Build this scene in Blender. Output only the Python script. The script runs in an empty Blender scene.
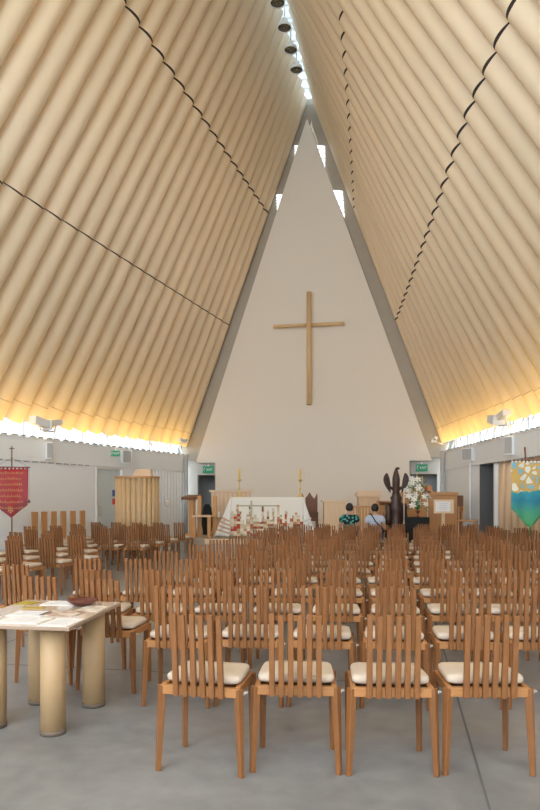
import bpy, bmesh, math, random
from mathutils import Vector, Matrix
random.seed(7)
PI = math.pi
C = bpy.context.scene.collection
F = 680.0; H = 1.5; YH = 498.0
ANG = math.radians(10.8); CA = math.cos(ANG); SA = math.sin(ANG)
def B(u, v, z=0.0):                       # building frame (u right, v along the nave) -> world
    return Vector((u*CA + v*SA, v*CA - u*SA, z))
def px(x, Z): return (x-270.0)*Z/F        # where a thing seen at column x stands, Z metres away
def pz(y, Z): return H + (YH-y)*Z/F
D = 24.0; UC = -3.13; TAP = 0.207; SILL = 3.02; BASE = 3.45
def P3(u, v, z): p = B(u, v); p.z = z; return p
def half(v): return 4.52 + TAP*(D-v)
def ridge(v): return 15.6 - 0.09*(D-v)
def wall_v(x, side):                      # v where column x meets a side wall
    a = (x-270)/F; uu = a*CA-SA; vv = CA+a*SA
    # uu*t = UC + side*(4.52+TAP*(D-vv*t))
    t = (UC+side*(4.52+TAP*D))/(uu+side*TAP*vv)
    return vv*t
def end_u(x, v=D):
    a = (x-270)/F
    return v*(a*CA-SA)/(CA+a*SA)
def end_Z(x, v=D):
    a = (x-270)/F
    return v/(CA+a*SA)
def end_z(x, y, v=D): return H+(YH-y)*end_Z(x, v)/F

# ------------------------------------------------------------------ materials
def newmat(name):
    m = bpy.data.materials.new(name); m.use_nodes = True
    nt = m.node_tree; b = nt.nodes['Principled BSDF']
    return m, nt, b
def mat(name, c, rough=.6, var=.06, scale=6, metal=0, bump=0, spec=.5, rnd=0, stretch=(1,1,1)):
    m, nt, b = newmat(name)
    tc = nt.nodes.new('ShaderNodeTexCoord'); mp = nt.nodes.new('ShaderNodeMapping')
    mp.inputs['Scale'].default_value = stretch
    nt.links.new(tc.outputs['Object'], mp.inputs[0])
    n = nt.nodes.new('ShaderNodeTexNoise'); n.inputs['Scale'].default_value = scale; n.inputs['Detail'].default_value = 4
    nt.links.new(mp.outputs[0], n.inputs['Vector'])
    mix = nt.nodes.new('ShaderNodeMix'); mix.data_type = 'RGBA'
    mix.inputs[6].default_value = (*[max(0, k*(1-var)) for k in c], 1)
    mix.inputs[7].default_value = (*[min(1, k*(1+var)) for k in c], 1)
    nt.links.new(n.outputs['Fac'], mix.inputs[0])
    out = mix.outputs[2]
    if rnd:
        oi = nt.nodes.new('ShaderNodeObjectInfo'); mr = nt.nodes.new('ShaderNodeMapRange')
        mr.inputs[3].default_value = 1-rnd; mr.inputs[4].default_value = 1+rnd
        nt.links.new(oi.outputs['Random'], mr.inputs[0])
        hs = nt.nodes.new('ShaderNodeHueSaturation')
        nt.links.new(mr.outputs[0], hs.inputs['Value']); nt.links.new(out, hs.inputs['Color']); out = hs.outputs[0]
    nt.links.new(out, b.inputs['Base Color'])
    b.inputs['Roughness'].default_value = rough; b.inputs['Metallic'].default_value = metal
    b.inputs['Specular IOR Level'].default_value = spec
    if bump:
        bp = nt.nodes.new('ShaderNodeBump'); bp.inputs['Strength'].default_value = bump; bp.inputs['Distance'].default_value = .01
        nt.links.new(n.outputs['Fac'], bp.inputs['Height']); nt.links.new(bp.outputs[0], b.inputs['Normal'])
    return m
def emis(name, c, s):
    m, nt, b = newmat(name)
    b.inputs['Base Color'].default_value = (*c, 1); b.inputs['Emission Color'].default_value = (*c, 1)
    b.inputs['Emission Strength'].default_value = s
    return m
M = {}
M['chair'] = mat('oiled_chair_wood', (.225, .09, .028), .42, .3, 9, rnd=.13, stretch=(6, 6, .7))
M['chair_rail'] = mat('light_chair_rail_wood', (.37, .165, .055), .45, .25, 9, rnd=.1, stretch=(1, 1, 6))
M['cushion'] = mat('cream_cushion_cloth', (.62, .52, .42), .9, .06, 60, bump=.15, rnd=.05)
M['metal'] = mat('brushed_metal', (.62, .6, .57), .35, .05, 8, metal=.7)
M['tube'] = mat('varnished_cardboard', (.86, .71, .51), .42, .07, 2.2, rnd=.04, stretch=(1, 1, .25))
M['tube_leg'] = mat('cardboard_tube_leg', (.45, .30, .16), .5, .08, 5, stretch=(1, 1, .3))
M['joint'] = mat('dark_joint', (.03, .018, .012), .9)
M['seam'] = mat('tube_seam', (.56, .40, .22), .7)
M['panel'] = mat('cream_wall_paint', (.80, .745, .665), .75, .015, .6)
M['taupe'] = mat('taupe_timber', (.42, .37, .30), .6, .08, 3)
M['white'] = mat('white_paint', (.88, .92, .95), .6, .02, 2)
M['white2'] = mat('white_enamel', (.82, .82, .80), .4, .02, 2)
M['grey'] = mat('grey_paint', (.36, .37, .37), .6, .05, 3)
M['dgrey'] = mat('dark_grey', (.13, .135, .14), .6)
M['black'] = mat('black_cloth', (.012, .013, .015), .85)
M['roof'] = mat('roof_lining', (.75, .74, .72), .8)
M['pale'] = mat('pale_birch', (.72, .52, .33), .5, .1, 4, stretch=(5, 5, .6))
M['pale2'] = mat('pale_birch_edge', (.78, .60, .42), .5, .08, 4)
M['oak'] = mat('honey_oak', (.55, .29, .12), .45, .15, 5, stretch=(5, 5, .6))
M['walnut'] = mat('brown_wood', (.20, .085, .04), .5, .2, 7, stretch=(4, 4, .8))
M['darkwood'] = mat('dark_carved_wood', (.055, .025, .016), .4, .35, 14, bump=.5)
M['bowl'] = mat('turned_red_wood', (.12, .035, .025), .35, .2, 10)
M['gold'] = mat('brass', (.75, .58, .25), .3, .08, 8, metal=.8)
M['wax'] = mat('yellow_wax', (.80, .58, .12), .5)
M['green'] = mat('exit_green', (.02, .33, .17), .5)
M['leaf'] = mat('leaf_green', (.05, .22, .06), .5, .3, 9)
M['petal'] = mat('lily_white', (.88, .87, .80), .6)
M['red'] = mat('red_banner_silk', (.34, .009, .013), .5, .25, 5)
M['dred'] = mat('dark_red_silk', (.22, .008, .014), .55, .15, 8)
M['thread'] = mat('gold_thread', (.55, .26, .08), .5)
M['skin'] = mat('skin', (.55, .33, .23), .55)
M['hair'] = mat('dark_hair', (.018, .014, .012), .6)
M['shirt'] = mat('pale_blue_shirt', (.50, .55, .66), .85, .08, 30)
M['trousers'] = mat('dark_trousers', (.04, .045, .06), .85)
M['paper'] = mat('white_paper', (.86, .87, .88), .35, .02, 5)
M['yellow'] = mat('yellow_card', (.42, .31, .04), .5)
M['ink'] = mat('grey_ink', (.45, .46, .5), .6)
M['blue'] = mat('notice_blue', (.05, .14, .45), .5)
M['rednote'] = mat('notice_red', (.6, .05, .05), .5)
M['tabletop'] = mat('laminate_top', (.55, .45, .35), .14, .04, 3, spec=.6)
M['screen'] = mat('screen_tube', (.66,.46,.25), .45)
M['crosstube'] = mat('pale_cross_tube', (.70,.49,.26), .5)
M['edge'] = mat('table_edge', (.36,.25,.18), .5)

def floor_mat():
    m, nt, b = newmat('polished_concrete'); N = nt.nodes.new; L = nt.links.new
    tc = N('ShaderNodeTexCoord')
    n1 = N('ShaderNodeTexNoise'); n1.inputs['Scale'].default_value = .9; n1.inputs['Detail'].default_value = 8; n1.inputs['Roughness'].default_value = .62
    n2 = N('ShaderNodeTexNoise'); n2.inputs['Scale'].default_value = 7; n2.inputs['Detail'].default_value = 6
    L(tc.outputs['Object'], n1.inputs['Vector']); L(tc.outputs['Object'], n2.inputs['Vector'])
    r = N('ShaderNodeValToRGB'); r.color_ramp.elements[0].position = .33; r.color_ramp.elements[1].position = .68
    r.color_ramp.elements[0].color = (.165, .172, .178, 1); r.color_ramp.elements[1].color = (.31, .32, .328, 1)
    ad = N('ShaderNodeMath'); ad.operation = 'MULTIPLY_ADD'; ad.inputs[1].default_value = .35; 
    L(n2.outputs['Fac'], ad.inputs[0]); 
    m2 = N('ShaderNodeMath'); m2.operation = 'MULTIPLY'; m2.inputs[1].default_value = .68; L(n1.outputs['Fac'], m2.inputs[0]); L(m2.outputs[0], ad.inputs[2])
    L(ad.outputs[0], r.inputs[0])
    L(r.outputs[0], b.inputs['Base Color'])
    rr = N('ShaderNodeMapRange'); rr.inputs[3].default_value = .26; rr.inputs[4].default_value = .42
    L(n2.outputs['Fac'], rr.inputs[0]); L(rr.outputs[0], b.inputs['Roughness'])
    return m
M['conc'] = floor_mat()
def glass_mat(name, col=(.97, .99, 1), gl=.06):
    m = bpy.data.materials.new(name); m.use_nodes = True; nt = m.node_tree
    nt.nodes.remove(nt.nodes['Principled BSDF']); out = nt.nodes['Material Output']
    t = nt.nodes.new('ShaderNodeBsdfTransparent'); t.inputs[0].default_value = (*col, 1)
    g = nt.nodes.new('ShaderNodeBsdfGlossy'); g.inputs['Roughness'].default_value = .05
    mx = nt.nodes.new('ShaderNodeMixShader'); mx.inputs[0].default_value = gl
    nt.links.new(t.outputs[0], mx.inputs[1]); nt.links.new(g.outputs[0], mx.inputs[2]); nt.links.new(mx.outputs[0], out.inputs[0])
    return m
def lining_mat():
    m = bpy.data.materials.new('translucent_roof_sheet'); m.use_nodes = True; nt = m.node_tree
    nt.nodes.remove(nt.nodes['Principled BSDF']); out = nt.nodes['Material Output']
    t = nt.nodes.new('ShaderNodeBsdfTranslucent'); t.inputs[0].default_value = (.85, .82, .76, 1)
    d = nt.nodes.new('ShaderNodeBsdfDiffuse'); d.inputs[0].default_value = (.75, .73, .7, 1)
    mx = nt.nodes.new('ShaderNodeMixShader'); mx.inputs[0].default_value = .5
    nt.links.new(t.outputs[0], mx.inputs[1]); nt.links.new(d.outputs[0], mx.inputs[2]); nt.links.new(mx.outputs[0], out.inputs[0])
    return m
M['lining'] = lining_mat()
M['glass'] = glass_mat('clear_glazing', (.66,.70,.74))
def poly_mat():
    m = bpy.data.materials.new('polycarbonate'); m.use_nodes = True; nt = m.node_tree
    nt.nodes.remove(nt.nodes['Principled BSDF']); out = nt.nodes['Material Output']
    t = nt.nodes.new('ShaderNodeBsdfTranslucent'); t.inputs[0].default_value = (.62, .68, .74, 1)
    d = nt.nodes.new('ShaderNodeBsdfDiffuse'); d.inputs[0].default_value = (.8, .85, .9, 1)
    mx = nt.nodes.new('ShaderNodeMixShader'); mx.inputs[0].default_value = .5
    nt.links.new(t.outputs[0], mx.inputs[1]); nt.links.new(d.outputs[0], mx.inputs[2]); nt.links.new(mx.outputs[0], out.inputs[0])
    return m
M['poly'] = poly_mat()
def cells_mat(name, cols, sx, sz, zfade=None, base=(.80, .77, .70)):
    """woven blocks of colour; below zfade dense, thinning out upwards (woven pattern of the cloth)"""
    m, nt, b = newmat(name); N = nt.nodes.new; L = nt.links.new
    tc = N('ShaderNodeTexCoord'); sc = N('ShaderNodeVectorMath'); sc.operation = 'MULTIPLY'; sc.inputs[1].default_value = (sx, 0.0, sz)
    fl = N('ShaderNodeVectorMath'); fl.operation = 'FLOOR'; wn = N('ShaderNodeTexWhiteNoise'); wn.noise_dimensions = '3D'
    L(tc.outputs['Object'], sc.inputs[0]); L(sc.outputs[0], fl.inputs[0]); L(fl.outputs[0], wn.inputs['Vector'])
    r = N('ShaderNodeValToRGB'); r.color_ramp.interpolation = 'CONSTANT'
    e = r.color_ramp.elements
    while len(e) < len(cols): e.new(.5)
    for i, c in enumerate(cols): e[i].position = i/len(cols); e[i].color = (*c, 1)
    L(wn.outputs['Value'], r.inputs[0])
    out = r.outputs[0]
    if zfade:
        sp = N('ShaderNodeSeparateXYZ'); L(tc.outputs['Object'], sp.inputs[0])
        mr = N('ShaderNodeMapRange'); mr.inputs[1].default_value = zfade[0]; mr.inputs[2].default_value = zfade[1]
        mr.inputs[3].default_value = 1; mr.inputs[4].default_value = 0; L(sp.outputs['Z'], mr.inputs[0])
        s2 = N('ShaderNodeVectorMath'); s2.operation = 'MULTIPLY'; s2.inputs[1].default_value = (sx*1.3, 0, 1.2); L(tc.outputs['Object'], s2.inputs[0])
        f2 = N('ShaderNodeVectorMath'); f2.operation = 'FLOOR'; L(s2.outputs[0], f2.inputs[0])
        w2 = N('ShaderNodeTexWhiteNoise'); w2.noise_dimensions = '3D'; L(f2.outputs[0], w2.inputs['Vector'])
        lt = N('ShaderNodeMath'); lt.operation = 'LESS_THAN'; L(w2.outputs['Value'], lt.inputs[0]); L(mr.outputs[0], lt.inputs[1])
        mx = N('ShaderNodeMix'); mx.data_type = 'RGBA'; mx.inputs[6].default_value = (*base, 1)
        L(lt.outputs[0], mx.inputs[0]); L(out, mx.inputs[7]); out = mx.outputs[2]
    L(out, b.inputs['Base Color']); b.inputs['Roughness'].default_value = .85
    return m
M['altar'] = cells_mat('woven_altar_cloth', [(.70,.64,.52),(.38,.05,.03),(.50,.27,.13),(.40,.35,.22),(.62,.52,.38),(.46,.13,.06),(.66,.58,.46),(.56,.46,.30),(.22,.09,.05),(.60,.50,.36)], 11, 15, (-.80, -.20))
M['drape'] = mat('white_altar_linen', (.80, .79, .76), .85, .05, 20)
M['aloha'] = cells_mat('patterned_dark_shirt', [(.01,.015,.02),(.01,.02,.03),(.05,.35,.30),(.01,.01,.015),(.10,.45,.38),(.01,.03,.03)], 22, 26)
def banner_mat():
    m, nt, b = newmat('sea_and_shell_banner'); N = nt.nodes.new; L = nt.links.new
    tc = N('ShaderNodeTexCoord'); sp = N('ShaderNodeSeparateXYZ'); L(tc.outputs['Object'], sp.inputs[0])
    vo = N('ShaderNodeTexVoronoi'); vo.feature = 'DISTANCE_TO_EDGE'; vo.inputs['Scale'].default_value = 7.5
    vc = N('ShaderNodeTexVoronoi'); vc.inputs['Scale'].default_value = 7.5
    L(tc.outputs['Object'], vo.inputs['Vector']); L(tc.outputs['Object'], vc.inputs['Vector'])
    lt = N('ShaderNodeMath'); lt.operation = 'LESS_THAN'; lt.inputs[1].default_value = .13; L(vo.outputs['Distance'], lt.inputs[0])
    r = N('ShaderNodeValToRGB'); r.color_ramp.interpolation = 'CONSTANT'; r.color_ramp.elements[0].color = (.22,.48,.60,1)
    r.color_ramp.elements[1].color = (.75,.74,.66,1); r.color_ramp.elements[1].position = .55
    s2 = N('ShaderNodeSeparateColor'); L(vc.outputs['Color'], s2.inputs[0]); L(s2.outputs[0], r.inputs[0])
    m1 = N('ShaderNodeMix'); m1.data_type = 'RGBA'; m1.inputs[7].default_value = (.60,.40,.12,1)
    L(lt.outputs[0], m1.inputs[0]); L(r.outputs[0], m1.inputs[6])
    sea = N('ShaderNodeValToRGB'); e = sea.color_ramp.elements
    e[0].position = .0; e[0].color = (.10,.42,.12,1); e[1].position = .30; e[1].color = (.06,.33,.24,1)
    k = e.new(.42); k.color = (.02,.22,.36,1); k = e.new(.6); k.color = (.05,.38,.42,1)
    nz = N('ShaderNodeTexNoise'); nz.inputs['Scale'].default_value = 6; L(tc.outputs['Object'], nz.inputs['Vector'])
    zz = N('ShaderNodeMapRange'); zz.inputs[1].default_value = -1.3; zz.inputs[2].default_value = .0; L(sp.outputs['Z'], zz.inputs[0])
    ad = N('ShaderNodeMath'); ad.operation = 'MULTIPLY_ADD'; ad.inputs[1].default_value = .16; L(nz.outputs['Fac'], ad.inputs[0]); L(zz.outputs[0], ad.inputs[2])
    sb = N('ShaderNodeMath'); sb.operation = 'SUBTRACT'; sb.inputs[1].default_value = .08; L(ad.outputs[0], sb.inputs[0]); L(sb.outputs[0], sea.inputs[0])
    gt = N('ShaderNodeMath'); gt.operation = 'GREATER_THAN'; gt.inputs[1].default_value = .56; L(sb.outputs[0], gt.inputs[0])
    m2 = N('ShaderNodeMix'); m2.data_type = 'RGBA'; L(gt.outputs[0], m2.inputs[0]); L(sea.outputs[0], m2.inputs[6]); L(m1.outputs[2], m2.inputs[7])
    L(m2.outputs[2], b.inputs['Base Color']); b.inputs['Roughness'].default_value = .7
    return m
M['banner'] = banner_mat()
def photo_mat(name, c1, c2, sc):
    m, nt, b = newmat(name); N = nt.nodes.new; L = nt.links.new
    tc = N('ShaderNodeTexCoord'); n = N('ShaderNodeTexNoise'); n.inputs['Scale'].default_value = sc; n.inputs['Detail'].default_value = 3
    L(tc.outputs['Object'], n.inputs['Vector'])
    r = N('ShaderNodeValToRGB'); r.color_ramp.elements[0].position = .42; r.color_ramp.elements[1].position = .56
    r.color_ramp.elements[0].color = (*c1, 1); r.color_ramp.elements[1].color = (*c2, 1)
    L(n.outputs['Fac'], r.inputs[0]); L(r.outputs[0], b.inputs['Base Color']); b.inputs['Roughness'].default_value = .3
    return m
M['print'] = photo_mat('brown_print', (.32, .17, .12), (.75, .66, .58), 16)
M['print2'] = photo_mat('pale_print', (.66, .55, .42), (.86, .82, .76), 12)
M['lampin'] = mat('dark_lamp_reflector', (.16, .15, .11), .25, .3, 8, metal=.6)

# ------------------------------------------------------------------ mesh builder
class MB:
    def __init__(s): s.bm = bmesh.new(); s.mi = 0
    def _f(s, vs, sm=False):
        try: f = s.bm.faces.new(vs)
        except ValueError: return None
        f.material_index = s.mi; f.smooth = sm; return f
    def hexa(s, p):                       # 8 points: bottom 4 ccw, top 4 ccw
        v = [s.bm.verts.new(q) for q in p]
        for i in ((3,2,1,0),(4,5,6,7),(0,1,5,4),(1,2,6,5),(2,3,7,6),(3,0,4,7)): s._f([v[k] for k in i])
        return s
    def box(s, c, d, rz=0, top=None, off=(0,0)):
        sx, sy, sz = d[0]/2, d[1]/2, d[2]/2; tx, ty = (sx, sy) if top is None else (top[0]/2, top[1]/2)
        P = [(-sx,-sy,-sz),(sx,-sy,-sz),(sx,sy,-sz),(-sx,sy,-sz),(-tx+off[0],-ty+off[1],sz),(tx+off[0],-ty+off[1],sz),(tx+off[0],ty+off[1],sz),(-tx+off[0],ty+off[1],sz)]
        R = Matrix.Rotation(rz, 3, 'Z'); return s.hexa([R @ Vector(q) + Vector(c) for q in P])
    def bar(s, p0, p1, w0, w1=None, up=(0,0,1)):   # square bar p0->p1; w = (a,b)
        p0, p1 = Vector(p0), Vector(p1); w1 = w1 or w0
        d = (p1-p0).normalized(); x = Vector(up).cross(d)
        if x.length < 1e-4: x = Vector((1,0,0))
        x.normalize(); y = d.cross(x)
        P = []
        for p, w in ((p0, w0), (p1, w1)):
            for a, b in ((-1,-1),(1,-1),(1,1),(-1,1)): P.append(p + x*a*w[0]/2 + y*b*w[1]/2)
        return s.hexa(P)
    def cyl(s, p0, p1, r0, r1=None, n=16, caps=True):
        p0, p1 = Vector(p0), Vector(p1); r1 = r0 if r1 is None else r1
        d = (p1-p0).normalized(); x = d.orthogonal().normalized(); y = d.cross(x)
        A = [s.bm.verts.new(p0+(x*math.cos(t)+y*math.sin(t))*r0) for t in [2*PI*i/n for i in range(n)]]
        Z = [s.bm.verts.new(p1+(x*math.cos(t)+y*math.sin(t))*r1) for t in [2*PI*i/n for i in range(n)]]
        for i in range(n): s._f([A[i], A[(i+1)%n], Z[(i+1)%n], Z[i]], True)
        if caps: s._f(A[::-1]); s._f(Z)
        return s
    def lathe(s, prof, c=(0,0,0), n=20, sx=1, sy=1):
        c = Vector(c); rings = []
        for r, z in prof:
            rings.append([s.bm.verts.new(c+Vector((r*sx*math.cos(2*PI*i/n), r*sy*math.sin(2*PI*i/n), z))) for i in range(n)])
        for a, b in zip(rings, rings[1:]):
            for i in range(n): s._f([a[i], a[(i+1)%n], b[(i+1)%n], b[i]], True)
        s._f(rings[0][::-1]); s._f(rings[-1]); return s
    def prism(s, pts, ext):               # planar polygon extruded by ext
        ext = Vector(ext); a = [s.bm.verts.new(Vector(p)) for p in pts]; b = [s.bm.verts.new(Vector(p)+ext) for p in pts]; n = len(pts)
        s._f(a[::-1]); s._f(b)
        for i in range(n): s._f([a[i], a[(i+1)%n], b[(i+1)%n], b[i]])
        return s
    def path(s, pts, r, n=6):
        for a, b in zip(pts, pts[1:]): s.cyl(a, b, r, r, n)
        return s
    def grid(s, fn, nu, nv, thick=None):
        g = [[s.bm.verts.new(Vector(fn(i/nu, j/nv))) for j in range(nv+1)] for i in range(nu+1)]
        for i in range(nu):
            for j in range(nv): s._f([g[i][j], g[i+1][j], g[i+1][j+1], g[i][j+1]], True)
        return s
    def sphere(s, c, r, sc=(1,1,1), n=12, m=8):
        c = Vector(c); rings = []
        top = s.bm.verts.new(c+Vector((0,0,r*sc[2]))); bot = s.bm.verts.new(c-Vector((0,0,r*sc[2])))
        for j in range(1, m):
            t = PI*j/m; rings.append([s.bm.verts.new(c+Vector((r*sc[0]*math.sin(t)*math.cos(2*PI*i/n), r*sc[1]*math.sin(t)*math.sin(2*PI*i/n), r*sc[2]*math.cos(t)))) for i in range(n)])
        for a, b in zip(rings, rings[1:]):
            for i in range(n): s._f([a[(i+1)%n], a[i], b[i], b[(i+1)%n]], True)
        for i in range(n): s._f([top, rings[0][i], rings[0][(i+1)%n]], True); s._f([bot, rings[-1][(i+1)%n], rings[-1][i]], True)
        return s
    def build(s, name, mats, parent=None, bevel=0, seg=1, solid=0, loc=None, rz=None):
        bm = s.bm
        if bevel: bmesh.ops.bevel(bm, geom=list(bm.edges), offset=bevel, segments=seg, affect='EDGES', profile=.6, clamp_overlap=True)
        bmesh.ops.recalc_face_normals(bm, faces=list(bm.faces))
        me = bpy.data.meshes.new(name); bm.to_mesh(me); bm.free()
        for m in (mats if isinstance(mats, (list, tuple)) else [mats]): me.materials.append(m)
        o = bpy.data.objects.new(name, me); C.objects.link(o)
        if parent: o.parent = parent
        if loc is not None: o.location = loc
        if rz is not None: o.rotation_euler = (0, 0, rz)
        if solid:
            md = o.modifiers.new('thickness', 'SOLIDIFY'); md.thickness = solid; md.offset = 0
        return o
def tag(o, label, cat, group=None):
    o['label'] = label; o['category'] = cat
    if group: o['group'] = group
    return o
def thing(name, label, cat, loc=(0,0,0), rz=0, group=None):
    o = bpy.data.objects.new(name, None); o.empty_display_size = .1; C.objects.link(o); o.location = loc; o.rotation_euler = (0,0,rz)
    return tag(o, label, cat, group)
def struct(o): o['kind'] = 'structure'; return o
def dup(root, loc, rz, label, group=None):
    r = root.copy(); C.objects.link(r); r.location = loc; r.rotation_euler = (0,0,rz); r['label'] = label
    if group: r['group'] = group
    for ch in root.children:
        c = ch.copy(); C.objects.link(c); c.parent = r
        for g in ch.children:
            d = g.copy(); C.objects.link(d); d.parent = c
    return r
def text_mesh(name, s, size, m, parent, loc, rot, ext=.002):
    cu = bpy.data.curves.new(name, 'FONT'); cu.body = s; cu.size = size; cu.extrude = ext; cu.align_x = 'CENTER'; cu.align_y = 'CENTER'
    t = bpy.data.objects.new('tmp', cu); C.objects.link(t)
    me = bpy.data.meshes.new_from_object(t.evaluated_get(bpy.context.evaluated_depsgraph_get()))
    bpy.data.objects.remove(t); me.materials.clear(); me.materials.append(m)
    o = bpy.data.objects.new(name, me); C.objects.link(o); o.parent = parent; o.location = loc; o.rotation_euler = rot
    return o
ORD = ['first','second','third','fourth','fifth','sixth','seventh','eighth','ninth','tenth','eleventh','twelfth','thirteenth','fourteenth','fifteenth','sixteenth','seventeenth','eighteenth','nineteenth','twentieth']
TENS = {2:'twenty',3:'thirty',4:'forty',5:'fifty'}
def ordinal(n):
    if n <= 20: return ORD[n-1]
    if n % 10 == 0: return {30:'thirtieth',40:'fortieth',50:'fiftieth'}[n]
    return TENS[n//10]+'-'+ORD[n%10-1]

# ------------------------------------------------------------------ setting
V0 = -6.0
f = MB(); f.box((0,0,-.1), (34,34,.2)); fl = struct(f.build('floor', M['conc'])); fl.location = B(UC+1, 12); fl.rotation_euler = (0,0,-ANG)
def bbox_line(name, a, b, w, z0=.001, z1=.0025):
    m = MB(); p0, p1 = B(*a), B(*b); p0.z = p1.z = (z0+z1)/2; m.bar(p0, p1, (w, z1-z0)); return struct(m.build(name, M['dgrey']))
bbox_line('trim_1', (.426,-2), (.426,17), .012)
bbox_line('trim_2', (-11,5.58), (5,5.58), .012)
bbox_line('trim_3', (-4.0,-2), (-4.0,17), .012)

def wall_uv(side, v, off=0.0):            # point on side wall line, off = outward shift
    return UC+side*(half(v)+off), v
def wall_piece(mb, side, v0, v1, z0, z1, o0, o1):
    a = [B(*wall_uv(side, v0, o0)), B(*wall_uv(side, v1, o0)), B(*wall_uv(side, v1, o1)), B(*wall_uv(side, v0, o1))]
    mb.hexa([Vector((p.x,p.y,z0)) for p in a]+[Vector((p.x,p.y,z1)) for p in a])
def door_span(x0, x1, side): return sorted((wall_v(x0, side), wall_v(x1, side)))
# left wall with a door
dl0, dl1 = door_span(97, 124, -1)
w = MB()
wall_piece(w, -1, V0, dl0, 0, 2.45, .04, .3); wall_piece(w, -1, dl1, D, 0, 2.45, .04, .3)
wall_piece(w, -1, V0, D, 2.45, SILL, 0, .3)
struct(w.build('wall_left', M['white']))
dr0, dr1 = door_span(478.5, 492, 1); tr0, tr1 = door_span(493.2, 600, 1)
w = MB()
wall_piece(w, 1, dr1, D, 0, 2.45, .04, .3); wall_piece(w, 1, tr1, dr0, 0, 2.45, .04, .3); wall_piece(w, 1, V0, tr0, 0, 2.45, .04, .3)
wall_piece(w, 1, V0, D, 2.45, SILL, 0, .3)
struct(w.build('wall_right', M['white']))
# dark slotted line under the wall head, both sides
def dashes(side, va, vb, name):
    m = MB(); v = va
    while v < vb:
        wall_piece(m, side, v, v+.16, 2.425, 2.449, .0, .039); v += .3
    struct(m.build(name, M['grey']))
dashes(-1, 8, dl0-.2, 'trim_4'); dashes(1, 8, tr1, 'trim_5')
# ribs on the wall faces
def ribs(side, va, vb, step, name):
    m = MB(); v = va
    while v < vb:
        wall_piece(m, side, v, v+step*.45, .1, 2.42, .012, .04); v += step
    struct(m.build(name, M['white']))
ribs(-1, dl1+.9, D-.2, .2, 'trim_6')
# door left
d = MB(); wall_piece(d, -1, dl0+.05, dl1-.05, 0.0, 2.38, .1, .15)
door = struct(d.build('door_1', mat('pale_blue_door', (.62,.70,.72), .4)))
d = MB()
wall_piece(d, -1, dl0, dl0+.05, 0, 2.44, .02, .2); wall_piece(d, -1, dl1-.05, dl1, 0, 2.44, .02, .2); wall_piece(d, -1, dl0+.05, dl1-.05, 2.38, 2.44, .02, .2)
d.build('door_frame', M['white2'], door)
d = MB(); wall_piece(d, -1, dl0+.25, dl0+.29, .95, 1.25, .03, .1); d.build('door_handle', M['metal'], door)
for (za, zb, mm, nm) in ((1.55,1.75,'blue','notice'),(1.30,1.48,'rednote','notice')):
    d = MB(); wall_piece(d, -1, dl1-.45, dl1-.22, za, zb, .09, .099); d.build(nm, M[mm], door)
# door right: grey leaf standing in a dark reveal
d = MB(); wall_piece(d, 1, dr0, dr1, 0, 2.45, .55, .6); door = struct(d.build('door_2', mat('door_grey', (.26,.27,.275), .6)))
d = MB(); wall_piece(d, 1, dr0-.05, dr0, 0, 2.44, .3, .6); wall_piece(d, 1, dr1-.04, dr1-.002, 0, 2.44, .03, .54); wall_piece(d, 1, dr0, dr1, 2.44, 2.5, .3, .6)
d.build('door_reveal', mat('reveal_grey', (.10,.105,.11), .7), door)
# tubes closing the right side bay: wall behind, dark colour put in for shadow between tubes
w = MB(); wall_piece(w, 1, tr0, tr1, 0, 2.45, .45, .5); struct(w.build('wall_side', M['walnut']))
# entrance end behind the camera: unseen low wall added to shade chairs, open above
w = MB(); w.hexa([P3(UC-half(V0),V0-.2,0),P3(UC+half(V0),V0-.2,0),P3(UC+half(V0),V0,0),P3(UC-half(V0),V0,0),P3(UC-half(V0),V0-.2,3.0),P3(UC+half(V0),V0-.2,3.0),P3(UC+half(V0),V0,3.0),P3(UC-half(V0),V0,3.0)])
struct(w.build('wall_shade_block', M['white']))
# clerestory glazing
for side, nm in ((-1, 'window_1'), (1, 'window_2')):
    m = MB(); wall_piece(m, side, V0, D, SILL+.01, BASE+.25, .22, .23); win = struct(m.build(nm, M['glass']))
    m = MB(); v = V0
    while v < D:
        wall_piece(m, side, v, v+.03, SILL, BASE+.2, .19, .26); v += 1.16
    m.build('mullion', M['white2'], win)
    m = MB(); v = 4.0
    while v < D:
        wall_piece(m, side, v, v+.14, SILL+.04, SILL+.085, .0, .05); v += .316
    m.build('sill_clip', M['grey'], win)
    m = MB(); wall_piece(m, side, V0, D, SILL, SILL+.04, -.02, .3); m.build('sill', M['white2'], win)
# ceiling linings outside the tubes (the slope twists, so it is ruled in strips)
m = MB()
for side in (-1, 1):
    def rp(v, q, off):
        hw = half(v); s_ = q; u = UC+side*((1-s_)*hw + s_*.12); z = BASE+s_*(ridge(v)-BASE)
        nx, nz = (ridge(v)-BASE), hw; L_ = math.hypot(nx, nz)
        p = B(u+side*off*nx/L_, v); p.z = z+off*nz/L_; return p
    m.grid(lambda a, b: rp(V0+(D+.5-V0)*a, .02+.97*b, .66), 36, 4)
struct(m.build('ceiling', M['lining'], solid=.03))
# ridge skylight
m = MB(); 
m.hexa([P3(UC-.75,V0,ridge(V0)+.28), P3(UC+.75,V0,ridge(V0)+.28), P3(UC+.75,D+.5,ridge(D)+.28), P3(UC-.75,D+.5,ridge(D)+.28), P3(UC-.75,V0,ridge(V0)+.3), P3(UC+.75,V0,ridge(V0)+.3), P3(UC+.75,D+.5,ridge(D)+.3), P3(UC-.75,D+.5,ridge(D)+.3)])
sky = struct(m.build('window_3', M['poly']))
m = MB(); v = 0.3
while v < D-.2:
    m.bar(P3(UC-.6,v,ridge(v)+.22), P3(UC+.6,v,ridge(v)+.22), (.05,.06)); v += .58
m.build('mullion', M['white2'], sky)

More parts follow.
